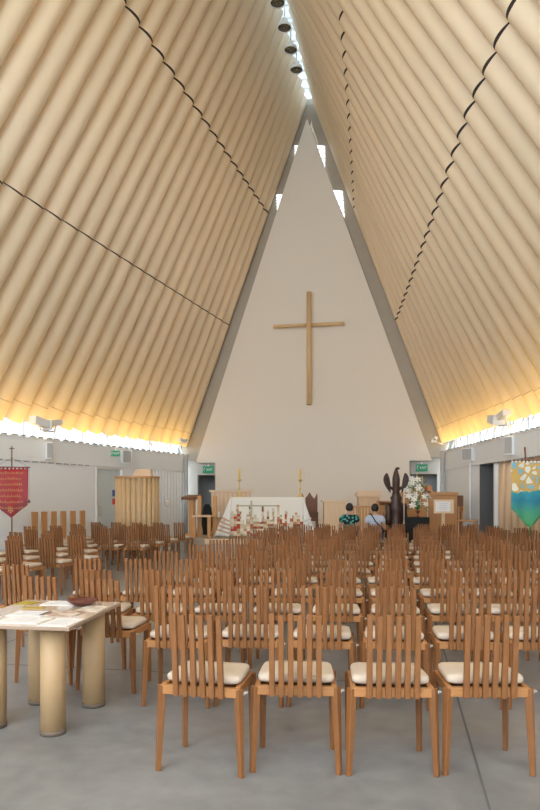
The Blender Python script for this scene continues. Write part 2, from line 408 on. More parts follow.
# end wall --------------------------------------------------------------
uL, uR = UC-4.52, UC+4.52
zb = 2.79
pL, pR, pT = end_u(196), end_u(432), end_z(307, 120)
uT = end_u(307)
oL0, oL1 = end_u(196), end_u(215.5); oR0, oR1 = end_u(409.5), end_u(442)
m = MB()
m.prism([P3(pL,D-.02,zb), P3(pR,D-.02,zb), P3(uT+.02,D-.02,pT), P3(uT-.02,D-.02,pT)], B(0,.14)-B(0,0))   # the cream triangle
m.prism([P3(oL1,D-.02,0), P3(oR0,D-.02,0), P3(oR0,D-.02,zb), P3(oL1,D-.02,zb)], B(0,.14)-B(0,0))
struct(m.build('wall_back', M['panel']))
# setback walls with door openings
m = MB()
def wbox(mb, u0, u1, v0, v1, z0, z1): mb.hexa([P3(u0,v0,z0),P3(u1,v0,z0),P3(u1,v1,z0),P3(u0,v1,z0),P3(u0,v0,z1),P3(u1,v0,z1),P3(u1,v1,z1),P3(u0,v1,z1)])
dz = end_z(206, 475, D+.3)
wbox(m, uL-.4, end_u(197.5,D+.3), D+.3, D+.45, 0, 3.4); wbox(m, end_u(197.5,D+.3), end_u(217,D+.3), D+.3, D+.45, dz, 3.4); wbox(m, end_u(217,D+.3), end_u(222,D+.3), D+.3, D+.45, 0, 3.4)
rz_ = end_z(420, 474, D+.3)
wbox(m, end_u(437,D+.3), uR+.4, D+.3, D+.45, 0, 3.4); wbox(m, end_u(405,D+.3), end_u(437,D+.3), D+.3, D+.45, rz_, 3.4); wbox(m, end_u(403,D+.3), end_u(410,D+.3), D+.3, D+.45, 0, rz_)
wbox(m, end_u(410,D+.3), end_u(437,D+.3), D+.3, D+.45, 0, 1.7)
struct(m.build('wall_end', mat('warm_grey_wall', (.52,.50,.46), .7, .03)))
m = MB(); wbox(m, uL-.4, uL+3, D+2.2, D+2.3, 0, 3.4); wbox(m, uR-3, uR+.4, D+1.2, D+1.3, 0, 3.4)
wbox(m, uL-.4, uL+3, D+.45, D+2.2, 3.2, 3.3); wbox(m, uR-3, uR+.4, D+.45, D+1.2, 3.2, 3.3)
wbox(m, uL-.5, uL-.4, D+.3, D+2.3, 0, 3.4); wbox(m, uR+.4, uR+.5, D+.3, D+1.3, 0, 3.4)
wbox(m, uL+1.7, uL+1.8, D+.45, D+2.2, 0, 3.4); wbox(m, uR-2, uR-1.9, D+.45, D+1.2, 0, 3.4)
struct(m.build('wall_lobby', M['grey']))
# upper back glazing wall behind the frame
m = MB(); m.prism([P3(uL-.6,D+.62,3.3), P3(uR+.6,D+.62,3.3), P3(UC,D+.62,16.6)], B(0,.05)-B(0,0)); struct(m.build('wall_gable', M['taupe']))
# raking beams
for side, nm in ((-1,'trim_9'),(1,'trim_10')):
    m = MB(); a = P3(UC+side*4.72, D+.13, 0); b_ = P3(UC+side*5.0, D+.13, 2.9); t = P3(UC+side*.25, D+.13, 15.75)
    wdt = .9
    n = B(-side,0)-B(0,0)
    m.hexa([a, a+n*wdt, a+n*wdt+(B(0,.14)-B(0,0)), a+(B(0,.14)-B(0,0))] + [q for q in (b_, b_+n*wdt, b_+n*wdt+(B(0,.14)-B(0,0)), b_+(B(0,.14)-B(0,0)))]) if False else None
    m.hexa([b_, b_+n*wdt, b_+n*wdt+(B(0,.14)-B(0,0)), b_+(B(0,.14)-B(0,0)), t-n*.1, t+n*.5, t+n*.5+(B(0,.14)-B(0,0)), t-n*.1+(B(0,.14)-B(0,0))])
    struct(m.build(nm, M['taupe']))
# louvred gable windows glimpsed between beam and cream panel
k = 4
for poly in ([(316.4,145.2),(324.8,146),(325,168)], [(333,190),(342.5,191),(344.5,218)], [(276.5,194.5),(282,194.5),(277,210)], [(294.5,145.5),(298.3,145.5),(294.8,156)]):
    dpt = D+.085
    pts = [P3(end_u(x,dpt), dpt, end_z(x,y,dpt)) for x, y in poly]
    m = MB(); m.prism(pts, B(0,.03)-B(0,0)); wn = struct(m.build('window_%d' % k, emis('daylight_glow_pane_%d' % k, (.85,.93,1), 1.3))); k += 1  # pane gives off its own glow in place of daylight behind it
    m = MB(); zs = [p.z for p in pts]; us = [end_u(x,dpt) for x, y in poly]
    for j in range(1, 5):
        z = min(zs)+(max(zs)-min(zs))*(j/5)
        cuts = []
        for q in range(3):
            a, b2 = (us[q], zs[q]), (us[(q+1)%3], zs[(q+1)%3])
            if (a[1]-z)*(b2[1]-z) < 0: cuts.append(a[0]+(b2[0]-a[0])*(z-a[1])/(b2[1]-a[1]))
        if len(cuts) == 2: m.bar(P3(cuts[0],dpt-.02,z), P3(cuts[1],dpt-.02,z), (.03,.03))
    m.build('louvre', M['white2'], wn)
# grey corner posts
for x, nm in ((183.5,'trim_11'),(445.5,'trim_12')):
    side = -1 if x < 300 else 1; v = wall_v(x, side); p = B(UC+side*(half(v)-.1), v); m = MB(); m.cyl((p.x,p.y,0), (p.x,p.y,SILL), .075, n=14); struct(m.build(nm, mat('post_grey'+nm, (.5,.52,.53), .5)))
vv = wall_v(471.5, 1); p = B(UC+half(vv)-.04, vv); m = MB(); m.cyl((p.x,p.y,0),(p.x,p.y,2.95), .03, n=8); struct(m.build('trim_13', M['white']))

# ------------------------------------------------------------------ roof tubes
PITCH = .632; R_T = .290
def sl(side, v):
    if side < 0: return .355+.02*(D-v)/12, .68+.02*(D-v)/12
    return .345+.06*min(1,(D-v)/12), .67+.05*(D-v)/10
nT = 60
for side in (-1, 1):
    for i in range(nT):
        v = D+.12-R_T-i*PITCH
        if v < V0: break
        off = .24
        def tp(s, o=off):
            hw = half(v); u = UC+side*((1-s)*hw + s*.12); z = BASE+s*(ridge(v)-BASE)
            nx, nz = (ridge(v)-BASE), hw; L_ = math.hypot(nx, nz)
            return P3(u+side*o*nx/L_, v, z+o*nz/L_)
        s1, s2 = sl(side, v)
        m = MB(); m.cyl(tp(-.006), tp(1.0), R_T, n=28)
        name = 'cardboard_tube'
        sd = 'left' if side < 0 else 'right'
        t = m.build(name, M['tube'])
        pos = ordinal(i+1)+' tube' if i else 'the one'
        tag(t, 'slanting cardboard roof tube on the %s slope, %s counting from the altar wall' % (sd, ordinal(i+1)), 'tube', '%s slope roof tubes' % sd)
        ax = (tp(1)-tp(0)).normalized(); vd = (B(0,1)-B(0,0)).normalized(); nd = vd.cross(ax); 
        if nd.dot(B(side,0)-B(0,0)) > 0: nd = -nd
        for q_, ss in enumerate((s1, s2)):
            j = MB(); lo, hi = ((-85, 55) if side < 0 else ((-70, 20) if q_ == 0 else (-62, -8)))
            wj = (.017 if q_ == 0 else .026) if side < 0 else .026
            cc = tp(ss); prev = None
            for k_ in range(15):
                th = math.radians(lo+(hi-lo)*k_/14); rd = nd*math.cos(th)+vd*math.sin(th); w_ = wj*(.35+.65*math.sin(PI*(k_+.5)/15))
                cur = [j.bm.verts.new(cc+rd*(R_T+o_)+ax*d_) for o_, d_ in ((.0025,-w_),(.0025,w_),(-.006,w_),(-.006,-w_))]
                if prev:
                    for a_ in range(4): j._f([prev[a_],prev[(a_+1)%4],cur[(a_+1)%4],cur[a_]])
                prev = cur
            j.build('joint_gap', M['joint'], t)
        j = MB(); j.cyl(tp(.034), tp(.0350), R_T+.0015, n=28, caps=False); j.build('seam_ring', M['seam'], t)
        # steel shoe down to the wall head
        j = MB(); q = P3(UC+side*(half(v)+.12), v, SILL+.04); tt = tp(-.006)
        j.bar(q, tt, (.06,.02), up=(B(0,1)-B(0,0))); j.bar(q+Vector((0,0,.0)), q+Vector((0,0,.05)), (.16,.12)); j.build('steel_shoe', M['metal'], t)

# ------------------------------------------------------------------ ridge lamps
lamps = [17.45, 18.55, 19.65, 20.75]
first = None
for i, v in enumerate(lamps[:4]):
    z = ridge(v)-.62; p = P3(UC, v, z)
    lab = 'silver dome ridge lamp, %s counting from the altar wall' % ordinal(4-i if i < 4 else i)
    if first is None:
        t = thing('ridge_lamp', lab, 'lamp', p, -ANG, 'domed lamps along the roof ridge')
        m = MB(); m.lathe([(.03,.27),(.07,.25),(.08,.17),(.15,.13),(.19,.05),(.2,0),(.19,0),(.17,.04),(.12,.1),(.05,.13)], n=20); m.build('shade', M['white2'], t)
        m = MB(); m.lathe([(.02,.03),(.18,.02),(.17,.035),(.02,.05)], n=20); m.build('reflector', M['lampin'], t)
        m = MB(); m.cyl((0,0,.27),(0,0,.85), .02, n=8); m.build('stem', M['white2'], t)
        m = MB(); m.sphere((0,0,.005), .05, n=10, m=6); m.build('bulb', M['lampin'], t)
        first = t
    else: dup(first, p, -ANG, lab)

# ------------------------------------------------------------------ wall fixtures
def wall_frame(x, side, off=0, fix=True):           # location + inward yaw of a thing fixed on a wall
    v = wall_v(x, side); p = B(*wall_uv(side, v))
    n = B(-side, -TAP)-B(0,0); n = Vector((n.x, n.y, 0)).normalized()
    p = p*(1-off/abs(p.dot(n)))
    return v, p, n
def flood(x, y, side, label, flip=1, scale=1.0):
    v, p, n = wall_frame(x, side, .42); Z = p.y; z = pz(y, Z)
    t = thing('floodlight', label, 'lamp', (p.x,p.y,z), 0, 'white floodlights on the wall heads')
    al = (B(*wall_uv(side, v+1))-B(*wall_uv(side, v))).normalized()
    s = scale
    def q(a, b, c): return al*a*s*flip + n*b*s + Vector((0,0,c*s))
    m = MB(); m.bar(q(-.40,0,.05), q(.0,.02,-.02), (.2*s,.16*s)); m.bar(q(.0,.02,-.02), q(.05,.02,-.03), (.24*s,.2*s)); m.build('lamp_head', M['white2'], t, bevel=.01)
    m = MB(); m.bar(q(.10,0,.02), q(.42,.0,.08), (.16*s,.12*s)); m.build('lamp_head', M['white2'], t, bevel=.01)
    m = MB(); m.path([q(-.2,0,-.05), q(-.1,-.05,-.13), q(.3,-.05,-.13), q(.3,0,0)], .018*s); m.path([q(.1,-.05,-.13), q(.1,-.42,-.2)], .018*s); m.build('bracket', M['white2'], t)
    return t
flood(46, 424, -1, 'white floodlight on the left wall head, above the column speaker near the red banner', 1, 1.25)
flood(183, 441, -1, 'small white floodlight on the left wall head beside the altar wall', 1, .7)
flood(499, 419, 1, 'white floodlight on the right wall head, above the column speaker near the turquoise banner', -1, 1.25)
flood(434, 440, 1, 'small white floodlight on the right wall head beside the altar wall', -1, .7)
def wall_box(name, x0, x1, y0, y1, side, label, cat, dep=.18, m1='white', m2='grey', group=None):
    xc = (x0+x1)/2; v, p, n = wall_frame(xc, side, 0.06+dep/2); Z = p.y
    wd = (x1-x0)*Z/F; z0, z1 = pz(y1, Z), pz(y0, Z)
    ya = math.atan2(n.y, n.x)+PI/2            # faces inward: local -y = n... local +y = -n
    # boxes turned half way to the nave
    ya2 = ya*.5 
    t = thing(name, label, cat, (p.x,p.y,z0), ya2, group)
    h = z1-z0; wd = wd/ max(.75, math.cos(ya2))
    m = MB(); m.box((0,0,h/2), (wd, dep*.8, h)); m.build('cabinet', M[m1], t, bevel=.008)
    m = MB(); m.box((0,-dep*.4-.006,h/2), (wd*.82, .012, h*.86)); m.build('grille', M[m2], t)
    m = MB(); m.bar((0,dep*.4,h*.6), (0,dep*.4+.2,h*.6), (.04,.04)); m.build('bracket', M['metal'], t)
    return t
M['grill'] = mat('speaker_grille', (.42,.43,.43), .7, .1, 40)
wall_box('column_speaker', 46.5, 52, 442, 459, -1, 'slim grey column speaker on the left wall above the red banner', 'speaker', .12, 'white', 'grill')
wall_box('wall_speaker', 122, 130.5, 450, 463.5, -1, 'grey square speaker on the left wall above the pale blue door', 'speaker', .2, 'white', 'grill')
wall_box('wall_speaker', 463.5, 472.5, 448, 461, 1, 'grey square speaker on the right wall left of the recessed door', 'speaker', .2, 'white', 'grill')
wall_box('column_speaker', 505.5, 512.5, 436, 455, 1, 'slim grey column speaker on the right wall above the turquoise banner', 'speaker', .12, 'white', 'grill')
def exit_sign(p, wd, h, rz, label):
    t = thing('exit_sign', label, 'sign', p, rz, 'green exit signs')
    m = MB(); m.box((0,0,0), (wd,.05,h)); m.build('sign_box', M['green'], t, bevel=.004)
    m = MB()                                  # running figure
    x = -wd*.36
    m.box((x,-.028,h*.22),(h*.14,.004,h*.14)); m.bar((x,-.028,h*.12),(x-.02,-.028,-h*.1),(.02,.004)); m.bar((x-.02,-.028,-h*.1),(x+.03,-.028,-h*.3),(.016,.004)); m.bar((x-.02,-.028,-h*.1),(x-.07,-.028,-h*.28),(.016,.004)); m.bar((x-.06,-.028,h*.05),(x+.05,-.028,h*.0),(.014,.004))
    m.build('running_figure', M['white2'], t)
    text_mesh('lettering', 'EXIT', h*.46, M['white2'], t, (wd*.13,-.0275,0), (PI/2,0,0))
    m = MB(); m.box((0,0,h*.5+.04),(.05,.03,.08)); m.build('hanger', M['white2'], t)
p = B(end_u(206.5), D+.24); exit_sign((p.x,p.y,end_z(206.5,469.5)), .42, .26, -ANG, 'green exit sign above the doorway left of the altar')
p = B(end_u(422), D+.24); exit_sign((p.x,p.y,end_z(422,467.5)), .40, .25, -ANG, 'green exit sign above the recess behind the organ')
v, p, n = wall_frame(115.5, -1, .4); exit_sign((p.x,p.y,pz(453.5,p.y)), .26, .17, .1, 'green exit sign hung from the left wall above the blue door')

# ------------------------------------------------------------------ hanging cross
Zc = end_Z(309, D-.3); vc_ = D-.3; uc = end_u(309, vc_)
t = thing('wall_cross', 'large pale cardboard tube cross hung on the cream altar wall', 'cross', P3(uc, vc_, 0), -ANG)
z0, z1, za = pz(404.5,Zc), pz(292,Zc), pz(324.8,Zc)
m = MB(); m.cyl((0,0,z0),(0,0,z1),.085,n=20); up = m.build('upright', M['crosstube'], t)
m = MB(); m.cyl((0,0,z0-.004),(0,0,z0),.07,n=20); m.build('tube_end', M['dgrey'], t)
m = MB(); m.cyl((-1.27,-.0,za),(-.088,-.0,za),.055,n=16); m.cyl((.088,-.0,za),(1.24,-.0,za),.055,n=16); m.build('crossarm', M['crosstube'], t)
m = MB(); m.cyl((0,.085,za+.5),(0,.28,za+.5),.02,n=8); m.cyl((0,.085,z0+.6),(0,.28,z0+.6),.02,n=8); m.build('wall_fixing', M['metal'], t)

# ------------------------------------------------------------------ platform
PZ = .42
pA = [( (205,17.9)), ((470,17.4))]
m = MB()
a = Vector((px(205,17.9),17.9,0)); b_ = Vector((px(492,16.9)-.9,16.9+.6,0))
c1 = P3(end_u(409), D-.03, 0); c0 = P3(end_u(199), D-.03, 0)
pts = [(a.x,a.y,0), (b_.x,b_.y,0), (B(UC+half(22)-.6,22).x, B(UC+half(22)-.6,22).y, 0), (P3(uR-.35,D-.03,0).x, P3(uR-.35,D-.03,0).y, 0), (c0.x,c0.y,0), (px(184,18.5),18.5,0)]
m.prism(pts, (0,0,PZ)); pf = m.build('altar_platform', mat('platform_boards', (.42,.36,.29), .5, .1, 3)); tag(pf, 'low altar platform filling the far end of the nave', 'platform')
m = MB(); m.bar((a.x,a.y-.02,PZ-.06),(b_.x,b_.y-.02,PZ-.06),(.04,.12)); m.build('nosing', M['pale'], pf)

# ------------------------------------------------------------------ chairs
def make_chair(loc, rz, label, group):
    t = thing('slatted_chair', label, 'chair', loc, rz, group)
    rw, fw, yr, yf, sz = .222, .210, -.195, .160, .475
    m = MB()                                   # seat frame, four rails
    m.bar((-rw,yr,sz-.025),(rw,yr,sz-.025),(.035,.05)); m.bar((-fw,yf,sz-.025),(fw,yf,sz-.025),(.03,.05))
    m.bar((-rw+.012,yr+.01,sz-.022),(-fw+.012,yf,sz-.022),(.03,.05)); m.bar((rw-.012,yr+.01,sz-.022),(fw-.012,yf,sz-.022),(.03,.05))
    m.build('seat_frame', M['chair_rail'], t, bevel=.003)
    m = MB(); m.box((0,-.018,sz-.022),(.385,.32,.014)); m.build('seat_panel', M['chair'], t)
    m = MB()
    for i in range(6):
        x = (i-2.5)*.0508; o = .007 if i % 2 else -.003
        m.bar((x,yr-.024+o*.3,sz-.052),(x,yr-.066-o*1.1,.878-(.006 if i % 2 else 0)),(.031,.028),(.029,.026))
    m.build('backrest', M['chair'], t, bevel=.003)
    for sx in (-1,1):
        m = MB(); m.bar((sx*(rw-.004),yr+.0,sz-.004),(sx*(rw+.014),yr-.012,0),(.042,.042),(.026,.028)); m.build('leg', M['chair'], t, bevel=.003)
        m = MB(); m.bar((sx*(fw-.004),yf,sz-.004),(sx*(fw),yf+.006,0),(.036,.038),(.026,.026)); m.build('leg', M['chair'], t, bevel=.003)
    m = MB()                                    # cushion
    pr = []
    for k in range(28):
        th = 2*PI*k/28; cx, cy = math.cos(th), math.sin(th); e = .22
        x = math.copysign(abs(cx)**e, cx); y = math.copysign(abs(cy)**e, cy); pr.append((x, y))
    rings = []
    for (s_, z_) in ((.90,sz+.002),(.99,sz+.014),(1,sz+.03),(.985,sz+.043),(.93,sz+.051),(.5,sz+.054)):
        rings.append([m.bm.verts.new((x*s_*(.208-.008*(y)), .005+y*s_*.165, z_)) for x, y in pr])
    for A, Bq in zip(rings, rings[1:]):
        for i in range(28): m._f([A[i], A[(i+1)%28], Bq[(i+1)%28], Bq[i]], True)
    m._f(rings[0][::-1]); m._f(rings[-1], True)
    m.build('cushion', M['cushion'], t)
    m = MB(); m.box((rw+.004,yr+.02,sz-.028),(.05,.03,.014)); m.box((rw+.032,yr+.02,sz-.024),(.022,.022,.008)); m.build('link_bracket', M['metal'], t)
    return t
first_chair = None; chairs = []
def chair(X, Y, yaw, label, group):
    """X,Y = middle of the rear seat rail on the floor; yaw clockwise degrees"""
    global first_chair
    r = -math.radians(yaw)
    loc = Vector((X,Y,0)) + Matrix.Rotation(r,3,'Z') @ Vector((0,.195,0))
    if first_chair is None: first_chair = make_chair(loc, r, label, group); return first_chair
    return dup(first_chair, loc, r, label, group)
ZR = [3.71, 4.88, 5.95, 7.02, 8.08, 9.15, 10.2, 11.27, 12.3, 13.35, 14.4, 15.45, 16.5]
front_labels = ['nearest slatted chair at the left end, beside the round-legged table',
 'nearest row slatted chair, second from the left, with its seat squarely facing the altar',
 'nearest row slatted chair, third from the left, just left of the floor joint',
 'nearest row slatted chair with the floor joint running out from under it',
 'nearest row slatted chair cut off by the right edge of the photo']
def wall_X(Y): # right wall X at depth Y
    return (UC+4.52+TAP*(D)-(TAP*CA-SA)*Y*1.0)/(CA+TAP*SA) if False else (UC+4.52+TAP*D - (TAP*CA - SA)*Y)/(CA+TAP*SA)
for r, Z in enumerate(ZR):
    lst = []; rowj = random.uniform(-.13,.13)
    c0 = 0 if r == 0 else (-1 if r == 1 else (-4 if r == 3 else -3))
    for c in range(c0, 13):
        X = -.382+.522*c+.1956*(Z-3.71) + (rowj + random.uniform(-.004,.004) if r > 2 else 0)
        Zc_ = Z - .022*(X) + random.uniform(-.02,.02)
        if r == len(ZR)-1: X = 1.905+.60*(c) if c >= -3 else X
        if r == len(ZR)-1 and X < 0.1: continue
        x_ = 270+X*F/Z
        if math.hypot(X-px(556,11.2),Z-11.2)<.62 or x_ > 575 or X > wall_X(Z)-.75 or X < px(-30,Z): continue
        pass
        yaw = (12,4,2,1,1)[c] if r == 0 and c < 5 else 5+random.uniform(-2,2) - (max(0,c-5)*1.2)
        lst.append((X, Zc_, yaw))
    if r == 1: lst = [(px(44,5.5),5.5,9), (px(106,5.28),5.28,12)] + lst
    if r == 2: lst = [(px(16,6.35),6.45,14)] + lst
    n = len(lst)
    for k_, (X, Y, yaw) in enumerate(lst):
        if r == 0: lab = front_labels[k_]
        else: lab = 'slatted wooden chair with cream cushion, %s row back, %s from that row\'s left end' % (ordinal(r+1), ordinal(k_+1))
        chair(X, Y, yaw, lab, 'slatted chairs in the main block')
# angled chairs on the left
left = [('left block near rank',[(-14,9.4),(16,10.0),(49,10.6),(77,11.3)],20),('left block second rank',[(-12,10.8),(17,11.2),(50,11.8),(78,12.6)],20),('left block third rank',[(-10,12.1),(18,12.5),(51,13.1)],20),
 ('wall side third rank',[(33,13.6),(58,14.3),(81,14.0),(108,14.1),(134,14.0)],14),('wall side fourth rank',[(31,15.1),(57,15.4),(79,15.2),(103,15.3),(127,15.2),(150,15.1)],14),
 ('wall side fifth rank',[(77,16.4),(99,16.4),(121,16.3),(143,16.2),(165,16.2)],14),('wall side rear rank',[(97,17.6),(117,17.5),(138,17.4),(159,17.3),(180,17.3)],14)]
for nm, pts, yw in left:
    for k_, (x_, Z) in enumerate(pts):
        chair(px(x_,Z), Z, yw+random.uniform(-2,2), 'slatted chair turned towards the altar, %s, %s from the left' % (nm, ordinal(k_+1)), 'angled slatted chairs left of the nave')
# tall narrow chairs against the left wall
first = None
for i in range(6):
    x_ = 38.5+9.5*i; Z = 16.6+.36*i
    loc = (px(x_,Z), Z, 0); rz = -math.radians(118)
    lab = 'tall solid-backed wooden chair against the left wall, %s from the red banner' % ordinal(i+1)
    if first is None:
        t = thing('high_back_chair', lab, 'chair', loc, rz, 'tall chairs against the left wall')
        m = MB(); m.box((0,-.13,.8),(.20,.03,.72)); m.build('backrest', M['oak'], t, bevel=.006)
        m = MB(); m.box((0,.02,.43),(.22,.30,.05)); m.build('seat', M['cushion'], t, bevel=.01)
        for sx in (-1,1):
            for sy in (-.12,.14):
                m = MB(); m.box((sx*.09,sy,.202),(.03,.03,.404)); m.build('leg', M['chair'], t)
        first = t
    else: dup(first, loc, rz, lab)

# ------------------------------------------------------------------ table with leaflets
TZ = .72
tA, tB = Vector((-1.215,4.11,0)), Vector((-1.12,5.10,0)); tD = Vector((-1.86,5.22,0)); tE = tA+(tD-tB)
t = thing('display_table', 'pale-topped table on thick cardboard tube legs at the left', 'table', (-1.55,4.7,0))
o = Vector((-1.55,4.7,0))
m = MB(); m.prism([q-o+Vector((0,0,TZ-.006)) for q in (tA,tB,tD,tE)], (0,0,.006)); m.build('laminate', M['tabletop'], t)
m = MB(); m.prism([q-o+Vector((0,0,TZ-.026)) for q in (tA,tB,tD,tE)], (0,0,.0198)); m.build('tabletop', M['edge'], t, bevel=.002)
for X, Y in ((-1.385,4.34),(-1.81,4.46),(-1.275,4.92),(-1.69,4.99)):
    m = MB(); m.cyl((X-o.x,Y-o.y,.012),(X-o.x,Y-o.y,TZ-.028),.079,n=28); lg = m.build('leg', M['tube_leg'], t)
    m = MB(); m.cyl((X-o.x,Y-o.y,0),(X-o.x,Y-o.y,.03),.0805,n=28); m.build('foot_band', mat('scuffed_band', (.14,.105,.08), .6), lg)
ex = (tB-tE+tE-tD).normalized(); ex = (tB-tD).normalized(); ey = (tB-tA).normalized()
def on_table(a, b, z): q = tE+ (tA-tE)*a + (tD-tE)*b; return Vector((q.x,q.y,z))
papers = [  # a,b centre in table fractions, w,h, turn, material, name,label
 (.12,.15,.17,.26,.1,'paper','leaflet','white leaflet at the near left corner of the table'),
 (.50,.16,.30,.21,.0,'paper','leaflet','white printed sheet at the near edge of the table'),
 (.86,.13,.19,.27,.0,'paper','leaflet','white sheet at the near right corner of the table'),
 (.40,.40,.24,.20,.05,'paper','leaflet','white sheet left of the brown picture print'),
 (.70,.45,.26,.20,-.05,'print','picture_card','brown picture print in the middle of the table'),
 (.86,.66,.17,.24,.0,'print2','picture_card','pale picture print beside the wooden bowl'),
 (.46,.86,.28,.20,.1,'paper','leaflet','white leaflet at the far edge behind the yellow card'),
 (.30,.63,.15,.07,.1,'yellow','yellow_card','yellow card at the far left of the table'),
 (.10,.83,.14,.16,.0,'yellow','yellow_folder','dull yellow folder at the far left corner of the table'),
]
rt = math.atan2((tA-tE).y,(tA-tE).x)
for i, (a_, b2, w_, h_, tn, mm, nm, lab) in enumerate(papers):
    m = MB(); m.box((0,0,.0015),(w_*.98,h_*.98,.003))
    q = on_table(a_, b2, TZ+.0004)
    p_ = m.build(nm, M[mm], loc=q, rz=rt+tn); tag(p_, lab, 'paper')
    if mm == 'paper':
        l = MB()
        for j in range(5): l.box((0,h_*(.28-.13*j),.0033),(w_*.6*(1-.12*(j%3)),.006,.0006))
        l.build('printed_line', M['ink'], p_)
m = MB(); m.lathe([(.035,0),(.055,.0),(.075,.012),(.1,.03),(.115,.042),(.11,.045),(.095,.034),(.06,.018),(.02,.012)], n=32)
q = Vector((px(83.5,4.97),4.94,TZ+.001)); bw = m.build('wooden_bowl', M['bowl'], loc=q); tag(bw, 'dark red turned wooden bowl on the table', 'bowl')

# ------------------------------------------------------------------ altar
Za = 18.9
aw = (303-233)*Za/F; ac = px(268.5,Za); ztop = pz(497,Za)
t = thing('altar_table', 'wooden altar table under the patterned cloth', 'table', (ac,Za,PZ), -ANG*.6)
m = MB(); m.box((0,0,ztop-PZ-.045),(aw,.75,.05)); m.build('tabletop', M['oak'], t, bevel=.005)
for sx in (-1,1):
    for sy in (-1,1):
        m = MB(); m.box((sx*(aw/2-.1),sy*.28,(ztop-PZ-.07)/2),(.09,.09,ztop-PZ-.07)); m.build('leg', M['oak'], t)
cl = thing('altar_cloth', 'white altar cloth with red and gold woven blocks along the front', 'tablecloth', (ac,Za,ztop), -ANG*.6)
hw_ = aw/2+.02; dp = .40; ht = ztop-PZ-.03
m = MB(); m.box((0,0,-.009),(2*hw_,2*dp,.018))
m.build('cloth_top', M['drape'], cl)
m = MB()
m.grid(lambda a_, b2: (-hw_+2*hw_*a_, -dp-.005-.03*b2-.012*b2*math.sin(a_*26), -.005-ht*b2), 60, 10)
fr = m.build('front_panel', M['altar'], cl, solid=.006)
m = MB(); yb = -dp-.05
m.bar((-.80,-dp-.022,-.24),(.28,-dp-.022,-.24),(.004,.035)); m.build('gold_band', mat('band', (.42,.38,.26), .6), fr)
m = MB(); m.bar((-.42,-dp-.03,-.10),(-.42,-dp-.045,-.62),(.05,.004), up=(0,1,0)); m.build('cross_stripe', mat('stripe', (.45,.42,.30), .6), fr)
for sx in (-1,1):
    m = MB()
    def drp(a_, b2, sx=sx):
        fold = .03*math.sin(a_*14)*b2
        reach = (.42 if sx < 0 else .34)*b2*(1-a_*.8)
        return (sx*(hw_+reach+.004), -dp+2*dp*a_-.02+fold - .15*b2*(1-a_), -.005-ht*b2*(1.0-.1*a_))
    m.grid(drp, 16, 10)
    m.grid(lambda a_, b2, sx=sx: (sx*(hw_+a_*(.42 if sx < 0 else .36)*b2), -dp-.03*b2-.03*math.sin(a_*9)*b2-.01-.13*b2*a_, -.005-ht*b2*(1-.03*a_)), 12, 10)
    dr = m.build('corner_drape', M['drape'], cl, solid=.006)
    m = MB()
    for j in range(4): 
        b0 = .62+.1*j; q0 = Vector((sx*(hw_+.02),-dp-.06,-ht*b0)); q1 = Vector((sx*(hw_+.36*b0),-dp-.20*b0-.02,-ht*(b0-.10)))
        m.bar(q0-Vector((0,.012,0)), q1-Vector((0,.012,0)), (.012,.05))
    m.build('woven_stripe', mat('rust_weave%d' % sx, (.55,.36,.22) if sx < 0 else (.66,.66,.62), .8), dr)
def candlestick(x, label):
    p = Vector((px(x,Za-.03),Za-.03,ztop+.001)); t = thing('candlestick', label, 'candlestick', p, 0, 'gold candlesticks on the altar')
    m = MB(); m.lathe([(.075,0),(.07,.03),(.03,.10),(.018,.16),(.016,.2),(.035,.215),(.035,.235),(.016,.25),(.013,.40),(.02,.42),(.075,.47),(.075,.48),(.02,.485)], n=16); m.build('stick', M['gold'], t)
    m = MB(); m.cyl((0,0,.485),(0,0,.77),.028,n=14); m.build('candle', M['wax'], t)
candlestick(239.5, 'gold candlestick with yellow candle at the left end of the altar')
candlestick(300, 'gold candlestick with yellow candle at the right end of the altar')
# carved dark chair behind altar
Zb = 19.9; t = thing('carved_throne', 'dark carved wooden high-backed chair just right of the altar', 'chair', (px(310,Zb),Zb,PZ), 0)
hh = pz(492,Zb)-PZ; w2 = 16*Zb/F/2
m = MB(); m.prism([(-w2,.2,.4),(w2,.2,.4),(w2,.2,hh-.15),(w2*.95,.2,hh-.03),(w2*.6,.2,hh-.2),(w2*.25,.2,hh-.1),(0,.2,hh),(-w2*.25,.2,hh-.1),(-w2*.6,.2,hh-.2),(-w2*.95,.2,hh-.03),(-w2,.2,hh-.15)], (0,.05,0)); m.build('backrest', M['walnut'], t)
m = MB(); m.box((0,0,.44),(2*w2,.42,.06)); m.build('seat', M['walnut'], t, bevel=.005)
for sx in (-1,1):
    m = MB(); m.box((sx*(w2-.03),-.02,.64),(.05,.4,.05)); m.bar((sx*(w2-.03),-.2,.47),(sx*(w2-.03),-.2,.62),(.04,.04)); m.build('armrest', M['walnut'], t)
    for sy in (-.18,.21):
        m = MB(); m.box((sx*(w2-.03),sy,.205),(.05,.05,.41)); m.build('leg', M['walnut'], t)

